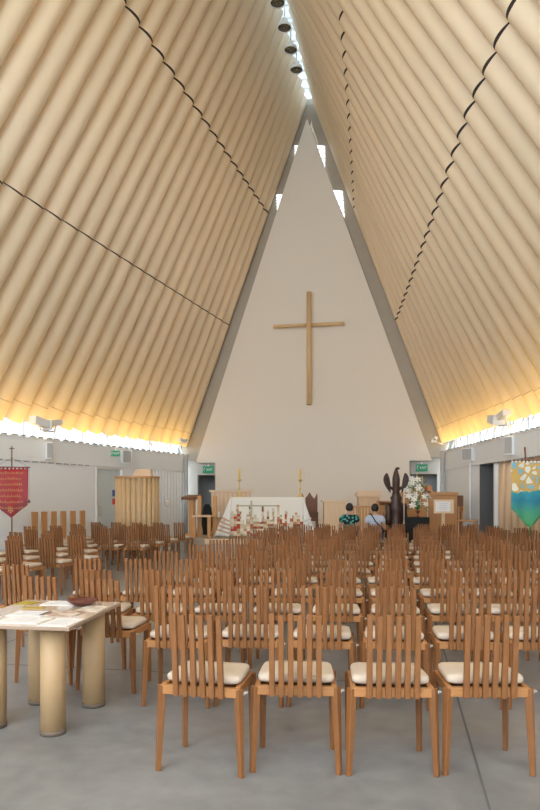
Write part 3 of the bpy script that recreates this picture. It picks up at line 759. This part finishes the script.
# pale slatted cabinets & lecterns ------------------------------------------------
def cabinet(x0, x1, y0, Z, name, label, cat, dep=.5, slats=8, rz=0, m1='pale', base=PZ, over=.06, lipmat='pale2'):
    wd = (x1-x0)*Z/F; h = pz(y0,Z)-base
    t = thing(name, label, cat, (px((x0+x1)/2,Z),Z+dep/2,base), rz)
    m = MB(); m.box((0,0,(h-.06)/2),(wd-2*over,dep-.08,h-.06)); m.build('body', M[m1], t, bevel=.004)
    m = MB(); m.box((0,0,h-.03),(wd,dep,.058)); m.build('top', M[lipmat], t, bevel=.006)
    if slats:
        m = MB()
        for i in range(slats):
            xx = -wd/2+over+ (wd-2*over)*(i+.5)/slats
            m.box((xx,-dep/2+.012,(h-.16)/2+.08),((wd-2*over)/slats*.45,.05,h-.2))
        m.build('front_slats', M['pale2'], t)
    m = MB(); m.box((0,0,.03),(wd-over*2+.03,dep-.04,.058)); m.build('plinth', M[lipmat], t)
    return t
cabinet(209, 252, 490, 21.0, 'reading_desk', 'pale slatted wooden desk behind the left end of the altar', 'desk', .6, 9)
cabinet(322, 348, 500, 19.0, 'side_cabinet', 'plain pale wooden cabinet between the altar and the two seated people', 'cabinet', .5, 0)
t = cabinet(357, 382, 495, 21.2, 'pulpit', 'pale pulpit with a sloping top left of the eagle lectern', 'pulpit', .6, 0)
# its sloping desk
wq = 24*21.2/F; hq = pz(495,21.2)-PZ
m = MB(); m.prism([(-wq/2,-.3,hq),(-wq/2,.3,hq),(-wq/2,.3,hq+.05),(-wq/2,-.28,hq+.14)], (wq,0,0)); m.build('sloping_desk', M['pale2'], t)
# rail behind people
Zr = 18.6; t = thing('wooden_rail_panel', 'orange-brown slatted rail panel behind the two seated people', 'panel', (px(371,Zr),Zr,PZ), 0)
h_ = pz(506,Zr)-PZ
m = MB()
for i in range(12): m.box((-.48+.96*i/11,0,h_/2),(.05,.03,h_-.05))
m.build('slats', M['oak'], t); m = MB(); m.box((0,0,h_-.02),(1.05,.06,.05)); m.box((0,0,.03),(1.05,.06,.06)); m.build('rail', M['oak'], t)
# step cupboard beside eagle
Zs = 20.4; t = thing('low_shelf', 'low brown wooden shelf unit between pulpit and eagle lectern', 'shelf', (px(388,Zs),Zs,PZ), 0); h_ = pz(501,Zs)-PZ
m = MB(); m.box((0,0,h_-.02),(.62,.4,.04)); m.box((0,0,h_-.3),(.62,.4,.04)); m.build('shelf', M['oak'], t); m = MB(); m.box((-.3,0,h_/2),(.03,.4,h_)); m.box((.3,0,h_/2),(.03,.4,h_)); m.box((0,.18,h_/2),(.57,.03,h_)); m.build('side_panel', M['oak'], t)

# left lectern group --------------------------------------------------------------
Zl = 19.2
t = thing('wooden_lectern', 'small brown wooden lectern in front of the left end doorway', 'lectern', (px(191,Zl),Zl+.25,PZ), math.radians(-25)); h_ = pz(499,Zl)-PZ
m = MB(); m.box((0,0,h_/2),(.16,.14,h_)); m.build('post', M['oak'], t, bevel=.005); m = MB(); m.box((0,0,.03),(.42,.36,.06)); m.build('base', M['oak'], t, bevel=.005)
m = MB(); m.prism([(-.24,-.2,h_-.02),(-.24,.2,h_+.02),(-.24,.2,h_+.12),(-.24,-.2,h_+.05)], (.48,0,0)); m.build('book_rest', M['walnut'], t)
t = thing('wooden_stool_seat', 'honey wooden sedilia chair left of the pale slatted desk', 'chair', (px(204.5,18.9),18.9,PZ), math.radians(-20)); Zq = 18.9
zs_ = pz(516,Zq)-PZ; zt_ = pz(505,Zq)+.05-PZ
m = MB(); m.box((0,0,zs_),(.55,.45,.05)); m.build('seat', M['pale'], t, bevel=.006)
for sx in (-1,1):
    m = MB(); m.box((sx*.24,.18,zt_/2+.1),(.11,.05,zt_+.2)); m.build('back_post', M['oak'], t)
    m = MB(); m.box((sx*.23,-.18,(zs_-.03)/2),(.09,.06,zs_-.03)); m.build('leg', M['oak'], t)
Zq = 19.9; t = thing('credence_table', 'small table with white cloth beside the left end of the altar', 'table', (px(221.5,Zq),Zq,PZ+.003), 0); h_ = pz(517,Zq)-PZ
m = MB(); m.box((0,0,h_-.02),(.34,.3,.04)); m.build('tabletop', M['pale'], t); m = MB(); m.box((0,0,h_+.004),(.36,.32,.008)); m.build('cloth', M['drape'], t)
for sx in (-1,1):
    m = MB(); m.bar((sx*.11,0,h_-.04),(sx*.10,0,.002),(.05,.2)); m.build('leg', M['pale'], t)
m = MB(); m.lathe([(.04,0),(.045,.02),(.02,.05),(.018,.07),(.035,.1),(.03,.13),(.008,.15)], n=14); q = Vector((px(219,Zq),Zq,pz(517,Zq)+.010)); tag(m.build('white_jug', M['petal'], loc=q), 'small white jug on the side table beside the altar', 'jug')
Zq = 20.2; m = MB(); m.lathe([(.12,0),(.16,.3),(.15,.6),(.12,.8),(.06,.9)], n=14, sy=.7); tag(m.build('black_bag', M['black'], loc=(px(207.5,Zq),Zq-.1,PZ)), 'dark cloth-covered bundle left of the pale slatted desk', 'bag')

# tube screen on the left ---------------------------------------------------------
Zt = 18.6; xc = 137.5; Rr = 20.2*Zt/F; h_ = pz(476,Zt)
cx0, cy0 = px(xc,Zt+.55), Zt+.55
t = thing('tube_screen', 'curved upright screen of tan cardboard tubes near the blue door', 'screen', (cx0,cy0,0), 0)
tm = None
for i in range(13):
    th = PI + PI*i/12; X, Y = Rr*math.cos(th), .55*math.sin(th)
    if tm is None:
        m = MB(); m.cyl((0,0,.02),(0,0,h_-.05),.066,n=14); tm = m.build('upright_tube', M['screen'], t, loc=(X,Y,0))
    else:
        c = tm.copy(); C.objects.link(c); c.parent = t; c.location = (X,Y,0)
m = MB(); pts = [((Rr+.08)*math.cos(PI+PI*i/16),.63*math.sin(PI+PI*i/16),h_-.05) for i in range(17)]; m.prism(pts, (0,0,.05)); m.build('top_board', M['oak'], t)
m = MB(); pts = [((Rr+.04)*math.cos(PI+PI*i/16),.6*math.sin(PI+PI*i/16),0) for i in range(17)]; m.prism(pts, (0,0,.02)); m.build('base_board', M['pale'], t)
m = MB(); m.prism([(-.26,-.2,0),(.26,-.2,0),(.24,-.2,.20),(-.16,-.2,.20)], (0,.34,0)); q = Vector((px(142,Zt+.3),cy0-.1,h_+.001)); tag(m.build('wooden_box', M['pale'], loc=q, bevel=.005), 'tan wooden box on top of the curved tube screen', 'box')
# small fan/stand
Zf = 20.3; t = thing('microphone_stand', 'thin white stand with a small round head between tube screen and corner', 'stand', (px(167.5,Zf),Zf,0), 0)
h_ = pz(506,Zf); m = MB(); m.cyl((0,0,.02),(0,0,h_),.015,n=8); m.build('pole', M['white2'], t); m = MB(); m.lathe([(.16,0),(.16,.02),(.03,.03)], n=16); m.build('base', M['white2'], t); m = MB(); m.sphere((0,0,h_+.08),.10,(1,.5,1)); m.build('head', M['white2'], t)

# ------------------------------------------------------------------ red banner
Zn = 14.6; X0 = px(11.5,Zn); zt = pz(467,Zn)
t = thing('processional_banner', 'red silk pointed banner with gold lettering hung from a cross-topped pole', 'banner', (X0,Zn,0), 0)
ztop_ = pz(449,Zn)
m = MB(); m.cyl((0,.02,.03),(0,.02,ztop_-.02),.014,n=10); m.build('pole', M['walnut'], t)
m = MB(); m.lathe([(.2,0),(.2,.025),(.03,.05),(.02,.2)], (0,.02,0), n=18); m.build('stand_base', M['dgrey'], t)
m = MB(); m.box((0,.02,ztop_),(.018,.018,.12)); m.box((0,.02,ztop_+.01),(.10,.018,.018)); m.build('cross_finial', M['walnut'], t)
m = MB(); m.cyl((-.40,0,zt),(.40,0,zt-.01),.013,n=10); m.build('crossbar', M['bowl'], t)
m = MB(); m.path([(0,.02,pz(458,Zn)),(.35,.0,zt+.01)],.004,5); m.path([(0,.02,pz(458,Zn)),(-.35,.0,zt+.01)],.004,5); m.path([(.385,0,zt),(.375,0,pz(498,Zn))],.004,5); m.build('cord', M['grey'], t)
m = MB(); m.lathe([(.012,.08),(.02,.05),(.03,0)], (.375,0,pz(503,Zn)), n=8); m.build('tassel', M['bowl'], t)
zb1, zb2 = pz(505,Zn), pz(518,Zn)
def bn(a_, b2, ofs=0):
    x = -.37+.74*a_ ; zlow = zb1 if False else zb1+(zb2-zb1)*(1-abs(2*a_-1))
    z = (zt-.05)+(zlow-(zt-.05))*b2
    return (x*(1-.06*b2), -.02-.012*math.sin(a_*11)*(.3+b2)+ofs, z)
m = MB(); m.grid(bn, 28, 16); 
cloth = m.build('banner_cloth', M['red'], t, solid=.006)
m = MB()
for k_ in range(9): m.box((-.34+.085*k_,-.012,zt-.03),(.045,.006,.05))
m.build('hanging_loop', M['dred'], t)
# dark lower point
def bn2(a_, b2):
    q = bn(a_, .80+.2*b2, -.0055) if True else 0
    return q
m = MB(); m.grid(bn2, 28, 4); m.build('lower_border', M['dred'], cloth)
# gold embroidery: seven lines of script-like strokes
m = MB(); 
for ln in range(7):
    zc = zt-.13-.125*ln; x = -.27+.02*(ln%3); lim = .25-.02*(ln%2)
    while x < lim:
        w_ = random.uniform(.02,.045); hh = random.choice((.03,.045,.06))
        q = bn((x+.37)/.74, 0, -.008)[1] - .012
        m.bar((x,q,zc-.02),(x+w_*.3,q,zc-.02+hh),(.010,.003),up=(0,1,0)); m.bar((x+w_*.3,q,zc-.02+hh),(x+w_*.8,q,zc-.015),(.010,.003),up=(0,1,0)); x += w_+.012
m.build('gold_lettering', M['thread'], cloth)
m = MB(); zc = pz(510.5,Zn)
for k_ in range(4):
    a_ = k_*PI/2; dx, dz_ = math.cos(a_), math.sin(a_)
    m.prism([(-.0*dx,-.05,zc), (dx*.055-dz_*.03,-.05,zc+dz_*.055+dx*.03), (dx*.055+dz_*.03,-.05,zc+dz_*.055-dx*.03)], (0,.004,0))
m.build('gold_cross_emblem', M['thread'], cloth)

# ------------------------------------------------------------------ turquoise banner
Zn = 12.8; X0 = px(529,Zn); zt = pz(461,Zn)
t = thing('sea_banner', 'turquoise pointed banner with gold net pattern at the right', 'banner', (X0,Zn,0), math.radians(14))
m = MB(); m.cyl((.12,.03,.03),(-.07,.03,pz(447,Zn)),.016,n=10); m.build('pole', M['walnut'], t)
m = MB(); m.lathe([(.2,0),(.2,.025),(.03,.05)], (.12,.03,0), n=18); m.build('stand_base', M['dgrey'], t)
m = MB(); m.cyl((-.42,0,zt-.0),(.42,0,zt+.02),.014,n=10); m.build('crossbar', M['walnut'], t)
m = MB(); q1 = pz(509,Zn)-zt; q2 = pz(528,Zn)-zt
def sb(a_, b2):
    x = -.39+.78*a_; zl = q1+(q2-q1)*(1-abs(2*a_-1)); return (x, -.02-.014*math.sin(a_*13)*(.3+b2), -.03+(zl+.03)*b2)
m.grid(sb, 28, 16); cl_ = m.build('banner_cloth', M['banner'], t, solid=.006, loc=(0,0,zt))
m = MB()
for k_ in range(10): m.box((-.36+.08*k_,-.008,zt-.012),(.035,.006,.06))
m.build('hanging_loop', M['paper'], t)
m = MB(); m.path([(0,-.02,zt+q2),(0,-.02,zt+q2-.14)],.01,6); m.build('tail_cord', M['leaf'], t)
# tan tubes of the side bay
first = None; vv_ = tr1-.2; i = 0
while vv_ > max(tr0+.15, 11.0):
    p = B(*wall_uv(1, vv_, .185)); lab = 'upright tan cardboard tube in the right wall bay, %s from the recessed door' % ordinal(i+1)
    if first is None:
        m = MB(); m.cyl((0,0,0),(0,0,2.44),.12,n=20); first = tag(m.build('bay_tube', M['pale'], loc=p), lab, 'tube', 'upright tubes in the right wall bay')
    else:
        c = first.copy(); C.objects.link(c); c.location = p; c['label'] = lab
    vv_ -= .45; i += 1
# palm leaves at right edge
Zp = 11.2; X0 = px(556,Zp); t = thing('potted_palm', 'green leafy plant on a stand at the right edge of the photo', 'plant', (X0,Zp,0), 0)
m = MB(); m.lathe([(.14,0),(.14,.03),(.03,.06),(.025,.95),(.13,1.0),(.13,1.02)], n=16); m.build('stand', M['walnut'], t)
m = MB(); m.lathe([(.09,1.02),(.13,1.22),(.14,1.24),(.12,1.24),(.1,1.2)], n=18); m.build('pot', M['bowl'], t)
m = MB(); random.seed(3)
for k_ in range(26):
    a_ = random.uniform(0,2*PI); L_ = random.uniform(.28,.46); el = random.uniform(.1,1.1)
    c0_ = Vector((0,0,1.24)); d_ = Vector((math.cos(a_)*math.cos(el), math.sin(a_)*math.cos(el), math.sin(el))); sd_ = Vector((-math.sin(a_),math.cos(a_),0))
    pts_ = []
    prev = None
    for j in range(6):
        s_ = j/5; c_ = c0_+d_*L_*s_*1.2+Vector((0,0,.1-.25*s_*s_)); w_ = .035*math.sin(PI*min(.97,s_*.9+.1))
        cur = (m.bm.verts.new(c_-sd_*w_), m.bm.verts.new(c_+sd_*w_))
        if prev: m._f([prev[0],prev[1],cur[1],cur[0]], True)
        prev = cur
m.build('leaves', M['leaf'], t, solid=.003)

# ------------------------------------------------------------------ organ & right group
Zo = 19.6
t = thing('organ_console', 'large honey-brown wooden organ console right of the flowers', 'organ', (px(434,Zo),Zo+.4,PZ), math.radians(-6))
wd = (457-403)*Zo/F; h_ = pz(492,Zo)-PZ
m = MB(); m.box((-.08,0,h_/2),(wd,.8,h_)); m.build('body', M['oak'], t, bevel=.008)
m = MB(); m.box((-.08,-.41,h_-.05),(wd+.04,.05,.1)); m.build('top_moulding', M['oak'], t, bevel=.008)
m = MB(); m.box((wd/2+.02,.02,h_/2-.05),(.18,.6,h_-.1)); m.build('side_panel', M['walnut'], t, bevel=.008)
m = MB(); m.box((-.12,-.415,h_*.45),(.55,.03,h_*.7)); m.box((-.62,-.415,h_*.45),(.3,.03,h_*.7)); m.build('front_panel', mat('console_panel', (.55,.28,.11), .45, .12, 5), t, bevel=.005)
z2 = pz(485,Zo)-PZ
m = MB(); m.box((-.22,.1,(h_+z2)/2),(.5,.3,z2-h_)); m.box((-.22,-.06,h_+.02),(.6,.12,.04)); m.build('music_desk', M['oak'], t, bevel=.004)
m = MB(); m.box((-.18,-.40-.045,h_+.0),(.25,.02,.03)); m.build('dark_strip', M['black'], t)
q = Vector((px(428.5,Zo),Zo+.30,pz(492,Zo)+.045)); m = MB(); m.box((0,0,.05),(.07,.05,.09)); tag(m.build('red_ornament', M['rednote'], loc=q), 'small red ornament on top of the organ console', 'ornament')
# notice stand
Zk = 16.9-.0; Zk = 17.0
t = thing('notice_stand', 'pale wooden stand holding a framed white notice', 'stand', (px(443,Zk),Zk,0), math.radians(3))
za_, zb_ = pz(513,Zk), pz(500,Zk); w_ = 20*Zk/F
PZk = 0
m = MB(); m.box((0,0,za_/2+.05),(.075,.05,za_+.0)); m.build('post', M['pale'], t); m = MB(); m.box((0,0,.02),(.4,.35,.04)); m.build('base', M['pale'], t)
m = MB(); m.box((0,-.05,(za_+zb_)/2),(w_,.035,zb_-za_+.02)); m.build('frame', M['pale2'], t, bevel=.004)
m = MB(); m.box((-.02,-.07,(za_+zb_)/2),(w_-.13,.008,zb_-za_-.08)); nt_ = m.build('notice', M['paper'], t)
m = MB()
for j in range(4): m.box((-.02,-.075,(za_+zb_)/2+.07-.045*j),(.22-.04*(j%2),.003,.008))
m.build('printed_line', M['ink'], nt_)
# black-draped pedestal + flowers
Zg = 17.2; XW = px(417,Zg)
t = thing('draped_pedestal', 'pedestal covered in black cloth under the lilies', 'pedestal', (XW,Zg,0), 0); h_ = pz(517,Zg); 
m = MB(); m.box((0,0,h_/2-.005),(.40,.34,h_-.01)); m.build('block', M['walnut'], t)
m = MB(); m.box((0,0,h_/2+.03),(.56,.44,h_-.06),top=(.54,.42)); m.build('black_cloth', M['black'], t, bevel=.012)
fz = pz(517,Zg)+.002
t = thing('lily_arrangement', 'tall arrangement of white lilies in a footed brown vase', 'flowers', (XW+.02,Zg,fz), 0)
m = MB(); m.lathe([(.05,0),(.05,.012),(.014,.03),(.014,.08),(.055,.12),(.065,.16),(.05,.165)], n=16); m.build('vase', M['bowl'], t)
random.seed(11)
def stem(p0, p1): return (p0, p0.lerp(p1,.5)+Vector((0,0,.04)), p1)
m = MB(); heads = []
tgt = [(412,484),(417,481),(410,490),(415,495),(412,479),(421,491),(413,500),(424,497),(409,497),(419,503),(424,505),(412,506),(417,488)]
for (x_, y_) in tgt:
    e_ = Vector((px(x_,Zg)-XW-.02, random.uniform(-.16,.12), pz(y_,Zg)-fz)); heads.append(e_)
    m.path(stem(Vector((0,0,.16)), e_), .006, 5)
m.build('stems', M['leaf'], t)
for e_ in heads:
    m = MB(); s_ = random.uniform(.08,.115); dirn = Vector((e_.x*1.2, -1, .35+random.uniform(-.2,.5))).normalized(); ax = dirn.orthogonal().normalized(); ay = dirn.cross(ax); ph = random.uniform(0,1)
    for k_ in range(6):
        a_ = k_*PI/3+ph; rd = ax*math.cos(a_)+ay*math.sin(a_); td = dirn.cross(rd); prev = None
        for j in range(5):
            q_ = j/4; c_ = e_+rd*s_*q_+dirn*(s_*.55*math.sin(q_*2.2)); ww = s_*.24*math.sin(PI*min(.96,.12+q_*.85))
            cur = (m.bm.verts.new(c_-td*ww), m.bm.verts.new(c_+td*ww))
            if prev: m._f([prev[0],prev[1],cur[1],cur[0]], True)
            prev = cur
    b_l = m.build('lily_bloom', M['petal'], t, solid=.004)
m = MB()
for k_ in range(46):
    a_ = random.uniform(0,2*PI); z_ = random.uniform(.2,.85); rr = random.uniform(.02,.22); c0_ = Vector((math.cos(a_)*rr, math.sin(a_)*rr*.6, z_)); d_ = Vector((math.cos(a_)*.6,math.sin(a_)*.6,random.uniform(-.5,.9))).normalized(); sd_ = d_.orthogonal().normalized(); L_ = random.uniform(.1,.2)
    vs = [m.bm.verts.new(c0_), m.bm.verts.new(c0_+d_*L_*.5+sd_*.022), m.bm.verts.new(c0_+d_*L_), m.bm.verts.new(c0_+d_*L_*.5-sd_*.022)]; m._f(vs)
m.build('leaves', M['leaf'], t, solid=.003)
m = MB(); m.lathe([(.008,.80),(.012,1.0),(.004,1.12)], (-.02,.02,0), n=6); m.lathe([(.004,.7),(.014,.95),(.003,1.05)], (.12,.02,0), n=6); m.build('yellow_bud', M['wax'], t)
# white frame stand by the flowers
t = thing('white_easel', 'thin white metal easel frame behind the lilies', 'stand', (px(415,17.46),17.46,0), 0)
Zw = 17.46; x0_ = px(415,Zw); m = MB(); g_ = lambda x_, y_: Vector((px(x_,Zw)-x0_, 0, pz(y_,Zw)))
m.path([g_(404,489), g_(404,520), Vector((g_(404,520).x,0,.0))], .013, 6); m.path([g_(420,484), g_(433,501)], .013, 6); m.path([g_(427.5,494), g_(427.5,520), Vector((g_(427.5,520).x,0,.0))], .013, 6); m.path([g_(404,489), g_(420,484)], .013, 6)
m.build('frame', M['white2'], t)

# eagle lectern -------------------------------------------------------------------
def skin_mesh(name, verts, edges, radii, m, parent, sub=1, root=0):
    me = bpy.data.meshes.new('tmp'); me.from_pydata(verts, edges, []); o = bpy.data.objects.new('tmp', me); C.objects.link(o)
    md = o.modifiers.new('s','SKIN'); md.use_smooth_shade = True
    for i, r_ in enumerate(radii):
        sv = me.skin_vertices[0].data[i]; sv.radius = r_ if isinstance(r_, tuple) else (r_, r_); sv.use_root = (i == root)
    sb_ = o.modifiers.new('u','SUBSURF'); sb_.levels = sub; sb_.render_levels = sub
    dg = bpy.context.evaluated_depsgraph_get(); dg.update()
    nm = bpy.data.meshes.new_from_object(o.evaluated_get(dg)); bpy.data.objects.remove(o)
    nm.name = name; nm.materials.clear(); nm.materials.append(m)
    for p_ in nm.polygons: p_.use_smooth = True
    r2 = bpy.data.objects.new(name, nm); C.objects.link(r2)
    if parent: r2.parent = parent
    return r2
Ze = 17.9; XE = px(396,Ze); zq = lambda y_: pz(y_,Ze)
t = thing('eagle_lectern', 'dark carved wooden eagle lectern with raised wings', 'lectern', (XE,Ze,0), 0)
m = MB(); m.lathe([(.26,PZ),(.26,PZ+.06),(.20,PZ+.1),(.22,PZ+.2),(.17,zq(520)),(.15,zq(512)),(.20,zq(506)),(.13,zq(501)),(.16,zq(498)),(.10,zq(495)),(.12,zq(493.5))], n=20); m.build('carved_column', M['darkwood'], t)
for sx in (-1,1):
    m = MB(); m.lathe([(.07,zq(525)),(.10,zq(519)),(.07,zq(512)),(.09,zq(507)),(.04,zq(503))], (sx*.21,-.04,0), n=12); m.build('carved_scroll', M['darkwood'], t)
b0_ = zq(494)
skin_mesh('eagle_body', [(0,0,b0_-.03),(0,-.01,zq(487)),(0,-.02,zq(479)),(0,-.02,zq(474)),(0,-.01,zq(470)),(.02,-.03,zq(468.3)),(.10,-.05,zq(468.6)),(-.07,-.04,b0_-.04),(.07,-.04,b0_-.04)],
 [(0,1),(1,2),(2,3),(3,4),(4,5),(5,6),(0,7),(0,8)], [.09,.105,.115,.085,.045,.055,.012,.04,.04], M['darkwood'], t, 2, 1)
for sx in (-1,1):
    m = MB(); zc = (zq(473)+zq(492.5))/2; hh_ = (zq(473)-zq(492.5))/2
    n_ = 14; prof = []
    for k_ in range(n_+1):
        q_ = k_/n_; zz_ = zc-hh_+2*hh_*q_; w_ = .085*max(0,math.sin(PI*min(.99,max(.02,q_**1.35))))**.65+.004; xc_ = .150+.10*math.sin(q_*PI*.62)
        prof.append((xc_-w_*.8, xc_+w_, zz_))
    pts = [(sx*a_, -.02-.10*(b_-.15), z_) for a_, b_, z_ in prof]+[(sx*b_, -.02-.10*(b_-.15), z_) for a_, b_, z_ in prof[::-1]]
    m.prism(pts, (0,.045,0))
    for k_ in range(4): m.bar((sx*(.14+.022*k_),-.035-.004*k_,zq(489)),(sx*(.19+.03*k_),-.04-.008*k_,zq(477)),(.014,.012))
    m.cyl((sx*.07,0,zq(489)),(sx*.18,-.01,zq(487)),.05,.03,n=10)
    m.build('wing', M['darkwood'], t)

# right-hand wooden chair by the organ
Zr = 17.6; t = thing('side_chair', 'wooden side chair with tall post beside the right wall', 'chair', (px(468,Zr),Zr,0), math.radians(60)); 
m = MB(); m.box((0,0,pz(519,Zr)-.04),(.44,.42,.04)); m.build('seat', M['oak'], t, bevel=.005)
hs = pz(519,Zr)-.06
for sx in (-1,1):
    m = MB(); m.box((sx*.19,-.19,hs/2),(.035,.035,hs)); m.build('leg', M['oak'], t)
    m = MB(); m.box((sx*.19,.19,pz(506,Zr)/2),(.035,.035,pz(506,Zr))); m.build('leg', M['oak'], t)
m = MB(); m.box((0,.19,pz(509,Zr)),(.36,.025,.12)); m.build('backrest', M['oak'], t)

# ------------------------------------------------------------------ people
def person(x_, Z, ytop, label, shirt, yaw=0, strap=False, lean=0.0):
    X = px(x_,Z); ht = pz(ytop,Z)                 # top of the head above the floor
    t = thing('person', label, 'person', (X,Z,0), math.radians(yaw), 'people sitting in the front row')
    k = ht/1.33; S = lambda a: a*k
    hip = S(.56); sh = S(1.02); nk = S(1.10); hd = S(1.215)
    V = [(0,.05,hip),(0,.03,S(.74)),(0,.0,S(.90)),(0,-.0,sh),(0,.0,nk),(0,.015,S(1.15)),
         (-.17,.0,sh-.01),(-.235,.02,S(.80)),(-.20,.20,S(.64)),(-.14,.36,S(.60)),
         (.17,.0,sh-.01),(.235,.02,S(.80)),(.20,.20,S(.64)),(.14,.36,S(.60)),
         (-.10,.10,hip-.0),(-.11,.48,S(.56)),(-.11,.50,.10),(-.11,.60,.05),
         (.10,.10,hip-.0),(.11,.48,S(.56)),(.11,.50,.10),(.11,.60,.05)]
    E = [(0,1),(1,2),(2,3),(3,4),(4,5),(3,6),(6,7),(7,8),(8,9),(3,10),(10,11),(11,12),(12,13),(0,14),(14,15),(15,16),(16,17),(0,18),(18,19),(19,20),(20,21)]
    Rr_ = [(.15,.10),(.13,.09),(.145,.10),(.12,.08),.052,.05,.065,.048,.04,.03,.065,.048,.04,.03,.085,.06,.045,.04,.085,.06,.045,.04]
    body = skin_mesh('body', V, E, Rr_, M['skin'], t, 1, 0)
    # head with face, ears
    m = MB(); m.sphere((0,.02,hd),.1,(.78,.95,1.15),16,12)
    m.sphere((0,.118,hd-.015),.016,(1,1.1,1.3),8,6)
    for sx in (-1,1): m.sphere((sx*.079,.01,hd-.01),.024,(.45,.8,1.2),8,6)
    m.build('head', M['skin'], t)
    m = MB()
    for sx in (-1,1): m.sphere((sx*.03,.108,hd+.012),.011,n=8,m=6)
    m.build('eyes', M['white2'], t)
    m = MB(); m.box((0,.105,hd-.055),(.04,.012,.008)); m.build('mouth', M['rednote'], t)
    m = MB(); m.sphere((0,-.0,hd+.025),.107,(.84,.94,1.02),16,12)
    bmesh.ops.delete(m.bm, geom=[v for v in m.bm.verts if (v.co.y > .055 and v.co.z < hd+.06) or v.co.z < hd-.065], context='VERTS'); m.build('hair', M['hair'], t, solid=.008)
    # shirt: torso and short sleeves, a little larger than the body
    V2 = [V[0],V[1],V[2],V[3],(0,0,nk-.035),V[6],(-.225,.01,S(.86)),V[10],(.225,.01,S(.86))]
    E2 = [(0,1),(1,2),(2,3),(3,4),(3,5),(5,6),(3,7),(7,8)]
    skin_mesh('shirt', V2, E2, [(.175,.125),(.165,.12),(.175,.125),(.145,.105),.075,.09,.078,.09,.078], shirt, t, 2, 0)
    V3 = [V[0],V[14],V[15],V[16],V[18],V[19],V[20]]
    skin_mesh('trousers', V3, [(0,1),(1,2),(2,3),(0,4),(4,5),(5,6)], [(.17,.12),.105,.08,.06,.105,.08,.06], M['trousers'], t, 1, 0)
    m = MB()
    for sx in (-1,1): m.box((sx*.11,.58,.04),(.09,.26,.08))
    m.build('shoes', M['black'], t, bevel=.02, seg=2)
    for sx in (-1,1):
        hw2 = Vector((sx*.14,.36,S(.60)))
        vs_ = [tuple(hw2)]; es = []; rs = [.032]
        vs_.append((sx*.125,.42,S(.605))); es.append((0,1)); rs.append((.036,.02))
        for q_ in range(4):
            a_ = len(vs_); ln = (.032,.036,.034,.026)[q_]; xo = sx*.125+(-.027+.018*q_)
            vs_ += [(xo,.455,S(.60)),(xo,.455+ln,S(.592)),(xo,.455+ln*1.7,S(.575))]; es += [(1,a_),(a_,a_+1),(a_+1,a_+2)]; rs += [.010,.009,.008]
        a_ = len(vs_); vs_ += [(sx*.125-sx*.045,.41,S(.60)),(sx*.125-sx*.05,.445,S(.59))]; es += [(1,a_),(a_,a_+1)]; rs += [.011,.009]
        skin_mesh('hand', vs_, es, rs, M['skin'], t, 1, 0)
    if strap:
        m = MB(); m.path([(-.12,.05,sh+.085),(-.10,-.09,sh+.06),(0,-.145,S(.90)),(.14,-.155,S(.78)),(.22,-.10,S(.66))],.014,6); m.build('bag_strap', M['black'], t)
        m = MB(); m.box((.30,-.02,S(.60)),(.09,.22,.2)); m.build('shoulder_bag', M['black'], t, bevel=.02, seg=2)
ZP = 16.72
person(349.5, ZP, 503.6, 'person with dark hair in a black shirt with green pattern, seated at left', M['aloha'])
person(375, ZP, 504.2, 'person in a pale blue shirt with a dark strap across the back', M['shirt'], strap=True)

# ------------------------------------------------------------------ light
wd_ = bpy.data.worlds.new('daylight'); bpy.context.scene.world = wd_; wd_.use_nodes = True
bg = wd_.node_tree.nodes['Background']; bg.inputs[0].default_value = (.85, .935, 1, 1); bg.inputs[1].default_value = 5.2
def area(name, loc, tgt_, sx, sy, e, col, portal=False):
    l = bpy.data.lights.new(name, 'AREA'); l.shape = 'RECTANGLE'; l.size = sx; l.size_y = sy; l.energy = e; l.color = col
    o = bpy.data.objects.new(name, l); C.objects.link(o); o.location = loc
    d_ = (Vector(tgt_)-Vector(loc)); o.rotation_euler = d_.to_track_quat('-Z','Y').to_euler()
    if portal: l.cycles.is_portal = True
    return o
area('entrance_daylight', P3(UC,V0-.5,6.5), P3(UC,10,6.5), 19, 13, 1, (1,1,1), True)
# warm lamps standing along both wall heads, washing up the tubes
for side in (-1, 1):
    for i in range(11):
        v = D-1.3-i*2.4
        p = B(UC+side*(half(v)-.16), v); p.z = SILL+.12
        q = P3(UC+side*(half(v)+.05), v, 5.5)
        al = area('wall_head_uplight', p, q, 2.3, .08, 6.0, (1,.62,.14))
        dz_ = (Vector(p)-Vector(q)).normalized(); dx_ = (B(*wall_uv(side,v+1))-B(*wall_uv(side,v))).normalized(); dx_ = (dx_-dz_*dx_.dot(dz_)).normalized(); dy_ = dz_.cross(dx_)
        al.matrix_world = Matrix.Translation(p) @ Matrix((dx_,dy_,dz_)).transposed().to_4x4()
# camera
cam = bpy.data.cameras.new('camera'); co = bpy.data.objects.new('camera', cam); C.objects.link(co)
co.location = (0,0,H); co.rotation_euler = (PI/2,0,0)
cam.sensor_fit = 'VERTICAL'; cam.sensor_height = 36; cam.lens = F/810*36
cam.shift_y = (YH-405)/810.0; cam.clip_end = 200
sc = bpy.context.scene; sc.camera = co
sc.view_settings.view_transform = 'Standard'; sc.view_settings.look = 'None'; sc.view_settings.gamma = 1; sc.view_settings.use_curve_mapping = False
sc.view_settings.exposure = 0.5
sc.cycles.max_bounces = 10; sc.cycles.diffuse_bounces = 6
